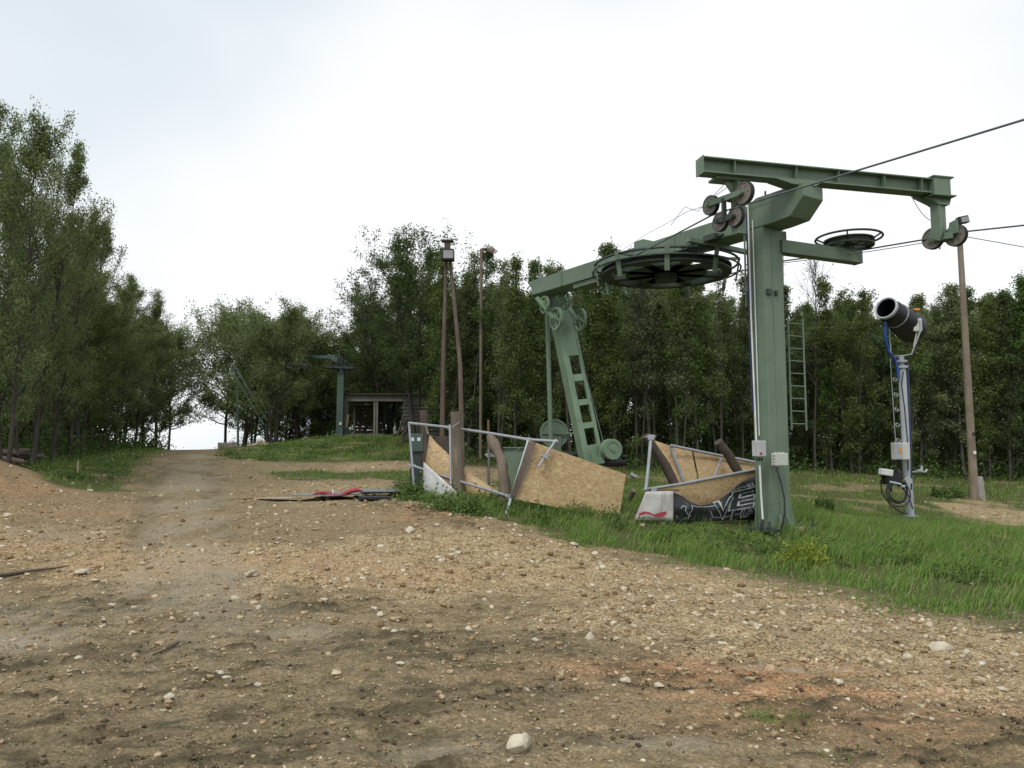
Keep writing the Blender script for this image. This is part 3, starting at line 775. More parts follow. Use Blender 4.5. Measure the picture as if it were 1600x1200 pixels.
def trees():
    r = random.Random(3)
    # the row along the left of the track
    left = [(10, 17.5, 165, 'n0', .65, 'tallest tree at the left edge beside the gravel mound, cut by the frame'),
            (42, 19.6, 222, 'n1', .62, 'left roadside tree with twin trunks rising from the grass behind the log heap'),
            (68, 21.5, 300, 'n0', .65, 'loose airy tree right of the twin trunks, third from the left edge'),
            (98, 24.5, 340, 'n1', .7, 'leafy tree in the left row behind the small stake'),
            (124, 27, 375, 'n2', .75, 'dark tree in the middle of the left row above the grass patch'),
            (150, 30, 408, 'n1', .8, 'bushy tree just past the middle of the left row'),
            (176, 33.5, 440, 'n0', .85, 'pale leaved tree near the far end of the left row'),
            (202, 37, 465, 'n2', 1, 'dark tree third from the far end of the left row'),
            (224, 40, 495, 'n1', 1, 'tree second from the far end of the left row by the track'),
            (246, 43.5, 515, 'b1', .9, 'last tree of the left row with foliage down to the track crest')]
    for u, d, vt, k, sq, lab in left:
        p = P(u, 720, d); hh = (P(u, vt, d).z - H(p.x, d)) * .93; plant(k, p.x, d, hh, r.uniform(0, 6.28), lab, squash=sq * 9 / hh if sq < .86 else sq)
    for u, d, vt, lab in ((262, 48.5, 535, 'high crowned tree leaning over the left side of the sky gap'), (352, 50.5, 505, 'high crowned tree leaning over the right side of the sky gap')):
        p = P(u, 720, d); plant('high', p.x, d, (P(u, vt, d).z - H(p.x, d)) * .93, r.uniform(0, 6.28), lab)
    for i in range(24):
        d = 15 + 1.15 * i + r.uniform(-.4, .4); x = -7 - .245 * d - r.uniform(2.4, 6.5)
        plant(r.choice(['n1', 'n2', 'b1', 'f1', 'f3']), x, d, r.uniform(5.6, 7.0), r.uniform(0, 6.28),
              'crowded tree in the shade behind the left roadside row', 'trees crowding behind the left row')
    # beyond the crest, centre left
    mid = [(392, 53, 8.4, 'b1', 'dark spreading tree behind the thin green mast'),
           (378, 47.5, 8.4, 'b2', 'rounded tree above the concrete block by the crest'),
           (427, 43.2, 8.0, 'b2', 'broad grey green tree with its dark trunk beside the stone heap'),
           (470, 49, 8.6, 'b2', 'leafy tree between the stone heap and the far lift pylon'),
           (505, 50.5, 8.3, 'b2', 'pale tree just left of the far lift pylon'),
           (560, 51, 8.4, 'b1', 'dark tree standing behind the open wooden shelter'),
           (610, 49, 8.2, 'b0', 'green tree between the open shelter and the slatted shed')]
    for u, d, h, k, lab in mid:
        p = P(u, 700, d); plant(k, p.x, d, h * .9, r.uniform(0, 6.28), lab)
    for i in range(16):
        d = r.uniform(54, 62); u = 420 + 20 * i + r.uniform(-8, 8); p = P(u, 700, d)
        plant(r.choice(['b0', 'b1', 'b2']), p.x, d, r.uniform(6.8, 8.0), r.uniform(0, 6.28),
              'leafy tree in the back rank beyond the far lift pylon', 'back rank of trees beyond the far pylon')
    p = P(655, 700, 36.5); plant('dark', p.x, 36.5, 9.0, 2.2, 'tall dark tree with a wide layered crown left of the twin pole floodlight')
    p = P(608, 700, 46.5); plant('dark', p.x, 46.5, 8.6, .7, 'spreading dark tree drooping over the roof of the open shelter')
    p = P(676, 700, 42.8); plant('s1', p.x, 42.8, 9.4, .7, 'slender twiggy tree just behind the twin pole floodlight')
    # the wood behind the station: front rank follows the outline of the tree tops
    r2 = random.Random(17)
    tops = [(690, 392), (720, 385), (750, 398), (775, 378), (806, 402), (838, 400), (868, 404), (896, 382), (926, 402), (958, 366), (990, 392), (1020, 362),
            (1052, 368), (1086, 392), (1120, 412), (1152, 432), (1185, 442), (1218, 452), (1290, 462), (1330, 430), (1362, 462), (1396, 470),
            (1428, 462), (1462, 442), (1492, 452), (1528, 440), (1560, 446), (1592, 440), (1630, 450), (1670, 440), (1710, 445), (1750, 440)]
    segs = [(0, 745, 'behind the twin pole floodlight'), (745, 840, 'between the hooked lamp post and the slanting leg'), (840, 930, 'behind the slanting ladder leg'),
            (930, 1040, 'behind the left half of the bullwheel'), (1040, 1160, 'behind the right half of the bullwheel'), (1160, 1240, 'directly behind the green column'),
            (1240, 1380, 'between the column ladder and the snow gun'), (1380, 1440, 'right behind the snow gun'), (1440, 1520, 'between snow gun and utility pole'), (1520, 9999, 'right of the utility pole')]
    nums = ['first', 'second', 'third', 'fourth', 'fifth', 'sixth', 'seventh', 'eighth', 'ninth']
    def front_label(u):
        a, b, w = [q for q in segs if q[0] <= u < q[1]][0]
        k = sorted(t[0] for t in tops if a <= t[0] < b).index(u)
        return 'front rank tree ' + w + ', ' + nums[k] + ' from left there'
    for i, (u, v) in enumerate(tops):
        d = 30.2 + r.uniform(-.7, .9) + (1.4 if u > 1200 else 0) + (2 if u < 770 else 0)
        p = P(u, v, d); z0 = H(p.x, d)
        thin = u < 1160 and i % 4 != 1
        k = r.choice(['s0', 's1', 's1', 's0']) if thin else r.choice(['f0', 'f1', 'f2', 'f3', 'f4'])
        plant(k, p.x, d, (p.z - z0) * .95 + r2.uniform(-.5, .25), r.uniform(0, 6.28),
              front_label(u), 'front rank of the wood behind the station')
    p = P(1262, 412, 31.5); plant('bare', p.x, 31.5, p.z - H(p.x, 31.5), 1.0, 'bare branched sapling poking above the wood under the green side arm', name='bare_tree')
    for row in range(7):
        d0 = 32.6 + row * 2.5
        u = 694 - row * 3
        while u < 1780:
            d = d0 + r.uniform(-.9, .9); p = P(u, 600, d); vt = np.interp(u, [t[0] for t in tops], [t[1] for t in tops]) + (14 + r.uniform(-8, 34) if u > 1160 else 48 + r.uniform(-16, 50))
            q = P(u, float(vt), d); z0 = H(p.x, d)
            plant(r.choice(['f0', 'f1', 'f2', 'f3', 'f4', 'f1', 'f3']), p.x, d, min((q.z - z0) * .93, 11.5), r.uniform(0, 6.28),
                  'tree standing deeper in the wood behind the lift station', 'deeper ranks of the wood behind the station', squash=r.uniform(.95, 1.2))
            u += 1244 * 1.28 / d * r.uniform(.8, 1.25)
trees()

def leaf_cloud(centres, sizes, n, leaf, seed, flat=.8, up=.4):
    g = np.random.default_rng(seed)
    centres = np.array(centres); sizes = np.array(sizes)
    w = sizes[:, 0] * sizes[:, 1] * sizes[:, 2]; w = w / w.sum()
    pk = g.choice(len(centres), n, p=w)
    q = g.normal(0, .45, (n, 3)); q[:, 2] = np.abs(q[:, 2]) * 1.1
    c = centres[pk] + q * sizes[pk]
    nrm = g.normal(0, 1, (n, 3)); nrm[:, 2] = np.abs(nrm[:, 2]) * flat + up; nrm /= np.linalg.norm(nrm, axis=1)[:, None]
    a = g.normal(0, 1, (n, 3)); a -= nrm * (a * nrm).sum(1)[:, None]; a /= np.linalg.norm(a, axis=1)[:, None]
    b = np.cross(nrm, a); s = leaf * g.uniform(.6, 1.4, (n, 1))
    return np.stack([c - a * s * .6, c + b * s * .34, c + a * s * .6, c - b * s * .34], 1).reshape(-1, 3)

def undergrowth():
    r = random.Random(8); C = []; S = []
    for i in range(420):
        x = r.uniform(-3, 30); d = 29.5 + x * .08 + abs(r.gauss(0, 5))
        C.append((x, d, 0)); s = r.uniform(.4, 1.0); S.append((s, s, r.uniform(.35, 1.0)))
    for i in range(200):
        d = r.uniform(14, 42); x = -7.4 - .245 * d - abs(r.gauss(0, 2.0)) - .3
        C.append((x, d, 0)); s = r.uniform(.4, .9); S.append((s, s, r.uniform(.3, 1.1)))
    for i in range(170):
        x = r.uniform(-17, -4); d = r.uniform(49, 56)
        C.append((x, d, 0)); s = r.uniform(.5, 1.2); S.append((s, s, r.uniform(.4, 1.4)))
    NLOW = len(C)
    for i in range(420):
        x = r.uniform(-6, 36); d = r.uniform(38 if x > -2.6 else 43, 52)
        C.append((x, d, 0)); s = r.uniform(.8, 1.4); S.append((s, s, r.uniform(1.8, 3.6)))
    for i in range(620):
        d = r.uniform(13, 44); x = -11.0 - .245 * d - r.uniform(0, 4)
        C.append((x, d, 0)); s = r.uniform(.7, 1.3); S.append((s, s, r.uniform(1.4, 3.2)))
    C = np.array(C); C[:, 2] = full_h(C[:, 0], C[:, 1])
    V = np.vstack([leaf_cloud(C[:NLOW], S[:NLOW], 75000, .1, 5), leaf_cloud(C[NLOW:], S[NLOW:], 125000, .17, 6)])
    o = link_mesh('undergrowth', np_mesh('undergrowth', V, np.arange(len(V)), 4, 'leaf_b'))
    tag(o, 'low leafy undergrowth along the foot of the woods', 'undergrowth', kind='stuff')
undergrowth()

# ------------------------------------------------------------------ the lift station
V3 = Vector
BD = V3((-.552, .834, 0)); BP = V3((.834, .552, 0)); UP = V3((0, 0, 1))      # along / across the main beam
CC = V3((5.25, 16.15, 0)); ZB = 6.36; HB = .42                               # column centre, underside and height of main beam
zc = H(CC.x, CC.y)
RB = Matrix((BP, BD, UP)).transposed()

def catenary(a, b, sag, n=14):
    return [a.lerp(b, i / n) - UP * sag * 4 * (i / n) * (1 - i / n) for i in range(n + 1)]

def solid_sheave(parent, c, ax, r, w=.09, mat='sheave'):
    c = V3(c); ax = V3(ax).normalized()
    m = MB(); m.cyl(c - ax * w * .38, c + ax * w * .38, r * .84, 24)
    m.annulus(c - ax * w * .5, ax, r * .84, r * .93, w, 28)
    o = m.build('sheave', mat, parent)
    t = MB(); t.annulus(c - ax * w * .42, ax, r * .932, r, w * .84, 28); t.build('tyre', 'rubber', o)
    h = MB(); h.cyl(c - ax * w * .9, c + ax * w * .9, r * .16, 10)
    e1 = ax.cross(UP).normalized(); e2 = ax.cross(e1)
    for k in range(6):
        q = c + (e1 * math.cos(k * 1.047) + e2 * math.sin(k * 1.047)) * r * .55
        h.cyl(q - ax * w * .42, q + ax * w * .42, r * .07, 6)
    h.build('hub', 'green_dark', o)
    return o

def spoked_sheave(parent, c, ax, r, w=.08, mat='green_light'):
    c = V3(c); ax = V3(ax).normalized()
    m = MB(); m.annulus(c - ax * w * .5, ax, r * .82, r, w, 28)
    e1 = ax.cross(UP).normalized(); e2 = ax.cross(e1)
    for k in range(5):
        d = e1 * math.cos(k * 1.2566 + .3) + e2 * math.sin(k * 1.2566 + .3)
        m.beam(c + d * r * .15, c + d * r * .86, r * .16, w * .4, ax)
    m.cyl(c - ax * w * .7, c + ax * w * .7, r * .2, 12)
    return m.build('spoked_sheave', mat, parent)

def ibeam(m, a, b, w, h, t=.02, stiff=()):
    a = V3(a); b = V3(b)
    m.beam(a + UP * (h / 2 - t / 2), b + UP * (h / 2 - t / 2), w, t)
    m.beam(a - UP * (h / 2 - t / 2), b - UP * (h / 2 - t / 2), w, t)
    m.beam(a, b, t * .8, h - 2 * t - .004)
    d = (b - a).normalized(); sd = d.cross(UP)
    for f in stiff:
        p = a.lerp(b, f)
        for s in (-1, 1):
            m.beam(p + sd * s * (w / 4) - d * .006, p + sd * s * (w / 4) + d * .006, w / 2 - .02, h - 2 * t - .006)

def station():
    T = thing('ski_lift_station', 'green steel ski lift station with horizontal bullwheel, tall column and crossbeam', 'ski lift', (CC.x, CC.y, zc))
    # column with its weld seam and base gussets
    m = MB(); m.box((CC.x, CC.y, (zc - .3 + ZB) / 2), (.6, .38, ZB - zc + .3), RB)
    col_o = m.build('column', 'green', T, .012)
    m = MB()
    f = CC - BD * .192
    m.beam(f + UP * (zc + .2) - BP * .05, f + UP * (ZB - .05) - BP * .05, .012, .008, -BD); m.build('weld_seam', 'green', col_o)
    m = MB()
    for s, dirv, half, ww in ((1, BP, .3, .24), (-1, BP, .3, .1)):
        b = CC + dirv * s * (half + .002)
        m.prism([b + UP * (zc - .2) - BD * .17, b + dirv * s * ww + UP * (zc - .2) - BD * .17, b + dirv * s * .02 + UP * (zc + .55) - BD * .17, b + UP * (zc + .55) - BD * .17], BD * .03)
        m.prism([b + UP * (zc - .2) + BD * .14, b + dirv * s * ww + UP * (zc - .2) + BD * .14, b + dirv * s * .02 + UP * (zc + .7) + BD * .14, b + UP * (zc + .7) + BD * .14], BD * .03)
    for s in (-.12, .12):
        b = CC - BD * .193 + BP * s
        m.prism([b + UP * (zc - .2), b - BD * .25 + UP * (zc - .2), b - BD * .02 + UP * (zc + .3)], BP * .03)
    m.build('base_gusset', 'green', T)
    m = MB(); m.box((CC.x, CC.y, zc + .02), (1.5, 1.0, .05), RB)
    for sx in (-.66, -.25, .25, .66):
        for sy in (-.42, .42):
            q = CC + BP * sx + BD * sy; m.cyl(q + UP * (zc + .04), q + UP * (zc + .2), .02, 8); m.cyl(q + UP * (zc + .05), q + UP * (zc + .1), .045, 6)
    m.build('base_plate', 'green_dark', T)
    m = MB()
    for s, z in ((.3, 5.0), (.3, 4.25), (.3, 2.15)):
        q = CC + BP * (s + .08); m.box((q.x, q.y, z), (.2, .28, .04), RB); m.box((q.x - .02, q.y, z - .06), (.1, .16, .08), RB)
    for z in (5.0,):
        q = CC - BD * .22 + BP * -.2; m.box((q.x, q.y, z), (.12, .06, .12), RB)
        q = CC - BD * .22 + BP * .02; m.box((q.x, q.y, z), (.06, .06, .1), RB)
    m.build('bracket', 'green_dark', T)

    # main beam: box girder ending in a chamfered block over the column
    far = V3((.82, 22.85, 0)); near = CC - BD * 1.15
    LB = (far - CC).length
    m = MB()
    side = lambda s, z: CC + BD * s + UP * z
    a = CC - BD * .45; b = CC + BD * LB
    m.box(((a.x + b.x) / 2, (a.y + b.y) / 2, ZB + HB / 2), (.62, (b - a).length, HB), RB)
    prof = [(-1.18, ZB + .36), (-1.18, ZB + .62), (-.05, ZB + .62), (.42, ZB + HB), (-.448, ZB + HB), (-.448, ZB), (-.86, ZB + .03)]
    m.prism([CC + BD * s - BP * .308 + UP * z for s, z in prof], BP * .616)
    main = m.build('main_beam', 'green', T, .008)
    m = MB()                                                        # ribs, splice collar and tilted plates on the beam
    for s in (1.0, 2.3, 3.7, 5.2, 6.6):
        q = CC + BD * s - BP * .318; m.box((q.x, q.y, ZB + HB / 2), (.02, .05, HB - .03), RB)
    q = CC + BD * 3.55; m.box((q.x, q.y, ZB + HB + .08), (.5, .32, .16), RB)
    q = CC + BD * 5.6; m.box((q.x, q.y, ZB - .07), (.5, 1.1, .13), RB)
    m.build('stiffener', 'green', main)
    m = MB(); q = CC + BD * 5.2
    m.tube([q + UP * (ZB + HB), q + UP * (ZB + HB + .35), q + UP * (ZB + HB + .42) - BP * .06, q + UP * (ZB + HB + .36) - BP * .14], .012, 6)
    q = CC - BD * .2 - BP * .2
    m.tube([q + UP * (ZB + HB), q + UP * (ZB + HB + .32)], .02, 6); m.beam(q + UP * (ZB + HB + .12), q - BP * .2 + UP * (ZB + HB + .12), .02, .02)
    m.build('lifting_eye', 'green_dark', main)

    # crossbeam
    la = P(1094, 258, 14.75); lb = P(1476, 290, 16.05); ztop = (la.z + lb.z) / 2; la.z = lb.z = 7.2
    m = MB(); ibeam(m, la, lb, .3, .31, .022, (.12, .36, .53, .72, .88)); 
    cb = m.build('crossbeam', 'green', T)
    d = (lb - la).normalized(); sd = d.cross(UP)
    m = MB()
    m.beam(la - d * .012, la, .32, .34); m.build('end_plate', 'green', cb)
    m = MB(); m.beam(lb - d * .42, lb - d * .02, .36, .36); m.box(lb - d * .2 + UP * .19, (.5, .42, .025), Matrix((d, sd, UP)).transposed())
    m.box(lb - d * .2 - UP * .2, (.56, .44, .025), Matrix((d, sd, UP)).transposed())
    m.prism([lb - d * .5 - UP * .2 - sd * .2, lb + d * .1 - UP * .2 - sd * .2, lb - d * .04 - UP * .38 - sd * .1, lb - d * .3 - UP * .38 - sd * .1], sd * .25)
    m.prism([lb - d * .75 - UP * .16 - sd * .12, lb - d * .45 - UP * .16 - sd * .12, lb - d * .4 - UP * .32 - sd * .12, lb - d * .68 - UP * .22 - sd * .12], sd * .02)
    m.build('clamp_block', 'green', cb)
    # knee between main beam block and crossbeam
    t_ = .3875; ck = la.lerp(lb, t_)
    m = MB(); m.prism([ck - d * .62 - UP * .158 - sd * .16, ck + d * .38 - UP * .158 - sd * .16, ck + d * .25 + UP * (ZB + .60 - 7.2) - sd * .16, ck - d * .28 + UP * (ZB + .60 - 7.2) - sd * .16], sd * .32)
    m.build('knee_plate', 'green', T)

    # hanger with four grooved wheels under the left end
    RD = V3((-.5, .866, 0)); AX = V3((-.866, -.5, 0))
    hq = P(1153, 300, 15.05)
    m = MB(); m.beam(V3((hq.x, hq.y, 5.95)), V3((hq.x, hq.y, 7.02)), .2, .2, RD)
    m.box((hq.x - .15, hq.y, 7.02), (.75, .34, .05), Matrix((d, sd, UP)).transposed())
    m.prism([V3((hq.x, hq.y, 6.98)) - d * .3 - sd * .02, V3((hq.x, hq.y, 6.98)) + d * .3 - sd * .02, V3((hq.x, hq.y, 6.7)) + d * .1 - sd * .02, V3((hq.x, hq.y, 6.7)) - d * .1 - sd * .02], sd * .04)
    hg = m.build('hanger', 'green', T, .006)
    c1 = P(1111, 321, 15.35); c2 = P(1163, 302, 14.75); c3 = P(1126, 347, 15.2); c4 = P(1150, 339, 14.95)
    for c, r in ((c1, .2), (c2, .225), (c3, .19), (c4, .195)):
        solid_sheave(hg, c - AX * 0.0, AX, r, .1)
    m = MB(); m.beam(c1 + AX * .1, c2 + AX * .1, .04, .11); m.cyl(c1 + AX * .03, c1 + AX * .14, .05, 10); m.cyl(c2 + AX * .03, c2 + AX * .14, .05, 10)
    mid = (c1 + c2) / 2; m.cyl(mid + AX * .12, mid - AX * .28, .05, 8)
    m.build('rocker_arm', 'green', hg)
    m = MB(); m.beam(c3 + AX * .1, c4 + AX * .1, .04, .1); m.cyl(c3 + AX * .03, c3 + AX * .14, .045, 10); m.cyl(c4 + AX * .03, c4 + AX * .14, .045, 10)
    mid2 = (c3 + c4) / 2; m.beam(mid + AX * .1, mid2 + AX * .1, .05, .09, AX); m.cyl(mid2 + AX * .12, mid2 - AX * .2, .04, 8)
    m.build('rocker_arm', 'green_dark', hg)
    # hanger with two wheels under the right end
    hr = lb - d * .2
    lo_z = P(1468, 372, 16.05).z
    m = MB(); m.beam(V3((hr.x, hr.y, lo_z - .1)), V3((hr.x, hr.y, 6.85)), .22, .2, RD)
    hg2 = m.build('hanger', 'green', T, .006)
    s1 = P(1458, 373, 16.1); s2 = P(1494, 368, 15.8)
    for c in (s1, s2): solid_sheave(hg2, c, AX, .225, .1)
    m = MB(); m.beam(s1 + AX * .1, s2 + AX * .1, .04, .13); m.beam(s1 + AX * .1 + UP * .1, s1 - UP * .02 + AX * .1 - RD * .25, .04, .2)
    m.prism([s2 + AX * .09 + UP * .02 + RD * .1, s2 + AX * .09 + UP * .02 - RD * .12, s2 + AX * .09 + UP * .3 - RD * .1, s2 + AX * .09 + UP * .26 + RD * .06], AX * .03)
    m.cyl(hr + UP * (lo_z - hr.z - .25), hr + UP * (lo_z - hr.z), .015, 6)
    m.build('rocker_arm', 'green', hg2)
    m = MB(); m.tube(catenary(P(1424, 306, 15.8), P(1456, 345, 16.0), .1), .008, 5); m.build('earth_wire', 'galv', hg2)

    # bullwheel under the beam
    wc = CC + BD * 2.9 + UP * 5.98
    m = MB(); m.annulus(wc, UP, 1.3, 1.36, .16, 56); m.annulus(wc + UP * -.0, UP, 1.361, 1.52, .035, 56); m.annulus(wc + UP * .125, UP, 1.361, 1.52, .035, 56)
    bw = m.build('bullwheel', 'green_dark', T)
    m = MB(); m.annulus(wc + UP * .036, UP, 1.362, 1.44, .088, 56); m.build('rubber_lining', 'rubber', bw)
    m = MB()
    for k in range(8):
        a = k * math.pi / 4 + .2; dd = V3((math.cos(a), math.sin(a), 0))
        m = MB(); m.beam(wc + dd * .22 + UP * .08, wc + dd * 1.302 + UP * .08, .26, .12); m.build('spoke', 'green_dark', bw)
    m = MB(); m.cyl(wc - UP * .14, wc + UP * .26, .26, 20); m.cyl(wc + UP * .2, wc + UP * (ZB - wc.z), .14, 16); m.annulus(wc + UP * .02, UP, .262, .95, .03, 40)
    m.build('hub', 'green_dark', bw)
    m = MB(); m.torus(wc + UP * .24, UP, 1.68, .028, 64, 6); m.torus(wc + UP * .08, UP, 1.72, .022, 64, 6)
    gr = m.build('guard_ring', 'green_dark', T)
    for k in range(9):
        a = k * 2 * math.pi / 9 + .35; dd = V3((math.cos(a), math.sin(a), 0)); sdv = dd.cross(UP)
        m = MB(); m.beam(wc + dd * 1.70 + UP * .27, wc + dd * 1.60 - UP * .26, .11, .03, dd); m.beam(wc + dd * 1.1 + UP * .3, wc + dd * 1.71 + UP * .26, .07, .05)
        m.build('guard_bracket', 'green', gr)
    for s in (1.25, 4.4):
        m = MB(); q = CC + BD * s + UP * (ZB - .05); m.box(q, (1.9 if s < 2 else 1.5, .12, .09), RB); m.build('guard_bearer', 'green', T)
    m = MB(); q = CC + BD * 1.05 - BP * .42 + UP * (ZB + .02); m.box(q, (.22, .34, .12), RB); m.cyl(q - BD * .3, q + BD * .9, .04, 8)
    m.build('brake_cylinder', 'green_dark', T)

    # far wheels below the beam and on the head of the leg
    for (u, v, dd, r) in ((947, 447, 21.2, .27), (984, 446, 20.7, .27)):
        c = P(u, v, dd); spoked_sheave(T, c, AX, r, .07)
        m = MB(); m.beam(c + AX * .08, V3((c.x, c.y, ZB - .01)) + AX * .08, .05, .1, RD); m.build('wheel_bracket', 'green', T)
    # inclined ladder frame leg
    lt = P(869, 452, 22.9); lbm = P(924, 716, 22.5); ax_ = (lbm - lt).normalized()
    ex = (V3((.93, .36, 0))); ex = (ex - ax_ * ex.dot(ax_)).normalized(); ey = ax_.cross(ex).normalized()
    if ey.y < 0: ey = -ey
    RL = Matrix((ex, ey, -ax_)).transposed()
    L = (lbm - lt).length
    def lp(s, x, y=0): return lt + ax_ * s + ex * x + ey * y
    fr = [(0, .41), (.52, .56), (.667, .70), (.80, .833), (.928, 1.06)]
    m = MB()
    m.box(lp(L * .53, -.22), (.18, .36, L * 1.06), RL); m.box(lp(L * .53, .24, -.14), (.1, .08, L * 1.06), RL)
    leg = m.build('leg', 'green_light', T, .006)
    for a_, b_ in fr:
        mm = MB(); mm.box(lp(L * (a_ + b_) / 2, .03, -.145), (.318, .06, L * (b_ - a_)), RL); mm.build('cross_plate', 'green_light', leg)
    m = MB(); m.box(lp(L * .2, .03, .1), (.318, .12, L * .4), RL)
    m.build('back_plate', 'green', leg)
    # head bracket
    m = MB(); m.beam(lp(-.25, -.3), lp(.5, -.33), .06, .3, ey); m.beam(lp(-.25, .26), lp(.5, .26), .06, .3, ey); m.cyl(lp(.05, -.5), lp(.05, .5), .06, 10)
    m.build('head_bracket', 'green', leg)
    for (u0, v0, u1, v1, dd) in ((851, 476, 869, 498, 22.3), (884, 470, 906, 500, 22.4)):
        c0 = P(u0, v0, dd); c1_ = P(u1, v1, dd - .1)
        spoked_sheave(T, c0, V3((-.9, -.43, 0)), .25, .07); spoked_sheave(T, c1_, V3((-.9, -.43, 0)), .33, .07)
        m = MB(); o_ = V3((-.9, -.43, 0)) * .08; m.beam(c0 + o_ - (c1_ - c0) * .5, c1_ + o_, .05, .14, o_); m.build('rocker_arm', 'green_light', T)
    # gear motor at the foot of the leg
    gm = P(955, 708, 22.2)
    m = MB(); m.box(gm + V3((-.1, .15, .0)), (.5, .5, .42)); m.prism([lp(L * .93, .3, -.2), gm + V3((-.3, -.05, .22)), gm + V3((-.1, -.05, -.28)), lp(L * 1.05, .3, -.2)], V3((.05, .4, 0)))
    m.prism([lp(L * .97, -.1, -.2), gm + V3((-.2, -.2, -.22)), gm + V3((-.2, -.2, -.28)), lp(L * 1.04, -.1, -.2)], V3((0, .3, -.03)))
    gb = m.build('gear_housing', 'green_light', T, .01)
    m = MB(); c = P(957, 702, 21.9); axg = V3((.35, -.94, 0)); m.cyl(c - axg * .2, c + axg * .02, .29, 28); m.annulus(c + axg * .02, axg, .2, .28, .02, 28); m.cyl(c + axg * .02, c + axg * .07, .07, 12)
    m.build('drum', 'green_light', gb)
    m = MB(); m.cyl(gm + V3((-.15, -.2, -.25)), gm + V3((.35, .1, -.25)), .13, 14); m.cyl(gm + V3((.3, 0, -.1)), gm + V3((.45, .0, -.1)), .05, 8)
    m.build('motor', 'black', gb)
    m = MB(); m.tube([P(900, 528, 22.4), P(943, 692, 22.2)], .014, 5); m.build('tension_cable', 'rope', T)
    # rest of the leg down to the ground, hidden by the board
    zf = H(lbm.x, lbm.y)
    m = MB(); m.box((lbm.x - .05, lbm.y + .1, (zf - .2 + lbm.z + .1) / 2), (.62, .3, lbm.z + .1 - zf + .2)); m.build('pedestal', 'green', T)
    # guide post with counterweight wheel left of the leg
    a = P(855, 500, 23.4); zf2 = H(a.x, a.y)
    m = MB(); m.tube([V3((a.x, a.y, a.z + .3)), V3((a.x + .12, a.y, zf2 - .1))], .07, 8); m.tube([P(842, 400, 23.6), P(843, 455, 23.6)], .02, 6)
    m.build('guide_post', 'green', T)
    c = P(866, 677, 23.9); axg = V3((.1, -1, 0))
    m = MB(); m.cyl(c - axg * .1, c, .43, 32); m.annulus(c, axg, .38, .43, .03, 32); m.beam(c - V3((.4, .05, 0)), c + V3((.75, -.05, 0)), .05, .05)
    m.box(c + V3((.0, .1, -.6)), (.4, .3, 1.0))
    m.build('counterweight_drum', 'green', T)
    m = MB(); c = P(872, 708, 23.4); m.box(c, (1.2, .6, .1)); m.box(c + V3((.1, 0, -.5)), (.9, .5, .9)); m.build('machine_frame', 'green_dark', T)

    # side arm with small return wheel
    aa = P(1216, 386, 16.2); ab = P(1340, 399, 17.1); ab.z = aa.z
    m = MB(); m.beam(aa, ab, .24, .27); m.beam(ab - (ab - aa).normalized() * .0, ab + (ab - aa).normalized() * .012, .26, .29)
    arm = m.build('side_arm', 'green', T, .006)
    m = MB(); q = aa + (ab - aa).normalized() * .12; m.box(q + UP * .16, (.1, .2, .3)); m.build('side_arm_shoe', 'green', T)
    c = P(1326, 372, 16.95); c.z = ab.z + .3
    m = MB(); m.annulus(c - UP * .07, UP, .4, .47, .1, 40); m.annulus(c - UP * .09, UP, .47, .52, .03, 40); m.annulus(c + UP * .03, UP, .47, .52, .03, 40); m.cyl(c - UP * .2, c + UP * .05, .1, 12)
    for k in range(6):
        dd = V3((math.cos(k * 1.047), math.sin(k * 1.047), 0)); m.beam(c + dd * .08 - UP * .02, c + dd * .41 - UP * .02, .12, .06)
    m.build('return_wheel', 'green_dark', arm)
    m = MB(); m.torus(c + UP * .1, UP, .68, .025, 48, 6)
    for k in range(5):
        dd = V3((math.cos(k * 1.2566 + .5), math.sin(k * 1.2566 + .5), 0)); m.beam(c + dd * .3 - UP * .1, c + dd * .68 + UP * .09, .03, .03)
    m.build('wheel_guard', 'green_dark', arm)

    # ladders
    def ladder(u0, u1, v0, v1, d0, d1, n, name='ladder'):
        m = MB(); a0 = P(u0, v0, d0); b0 = P(u1, v0, d1); zb = P(u0, v1, d0).z
        m.tube([V3((a0.x, a0.y, zb)), a0], .02, 6); m.tube([V3((b0.x, b0.y, zb)), V3((b0.x, b0.y, a0.z))], .02, 6)
        lo = m.build(name, 'green', T)
        for k in range(n):
            z = zb + (a0.z - zb) * (k + .5) / n
            mm = MB(); mm.tube([V3((a0.x, a0.y, z)), V3((b0.x, b0.y, z))], .012, 5); mm.build('rung', 'green', lo)
    ladder(1231, 1254, 495, 672, 16.5, 16.7, 9)
    ladder(1162, 1186, 330, 480, 16.2, 16.0, 8)

    # conduit, junction boxes, cables on the column
    fc = lambda x, z, off=.2: CC - BD * off + BP * x + UP * z
    lf = lambda y, z, off=.31: CC - BP * off + BD * y + UP * z
    top = P(1172, 305, 15.9).z
    m = MB(); m.tube([lf(.12, top, .36), lf(.12, 4.5, .36), lf(.08, 1.95, .36)], .019, 8); m.tube([lf(.03, top - .5, .34), lf(.02, 2.1, .34)], .012, 8)
    m.build('conduit', 'white', T)
    m = MB(); m.tube([lf(.18, top - .3, .35), lf(.16, 2.6, .35)], .018, 6); m.build('cable', 'navy', T)
    b1 = P(1186, 701, 15.55)
    m = MB(); m.box(b1, (.24, .16, .31), RB); bx = m.build('switch_box', 'grey_box', T, .012)
    m = MB(); e = b1 - BD * .08 - UP * .09 - BP * .06; m.cyl(e, e - BD * .03, .022, 10); m.build('red_button', 'red', bx)
    m = MB(); q = b1 - UP * .17
    for k in (-.07, 0, .07): m.cyl(q + BP * k, q + BP * k - UP * .07, .018, 8)
    m.build('cable_gland', 'black', bx)
    b2 = P(1218, 718, 15.7)
    m = MB(); m.box(b2, (.33, .15, .25), RB); bx2 = m.build('junction_box', 'cream_box', T, .01)
    m = MB()
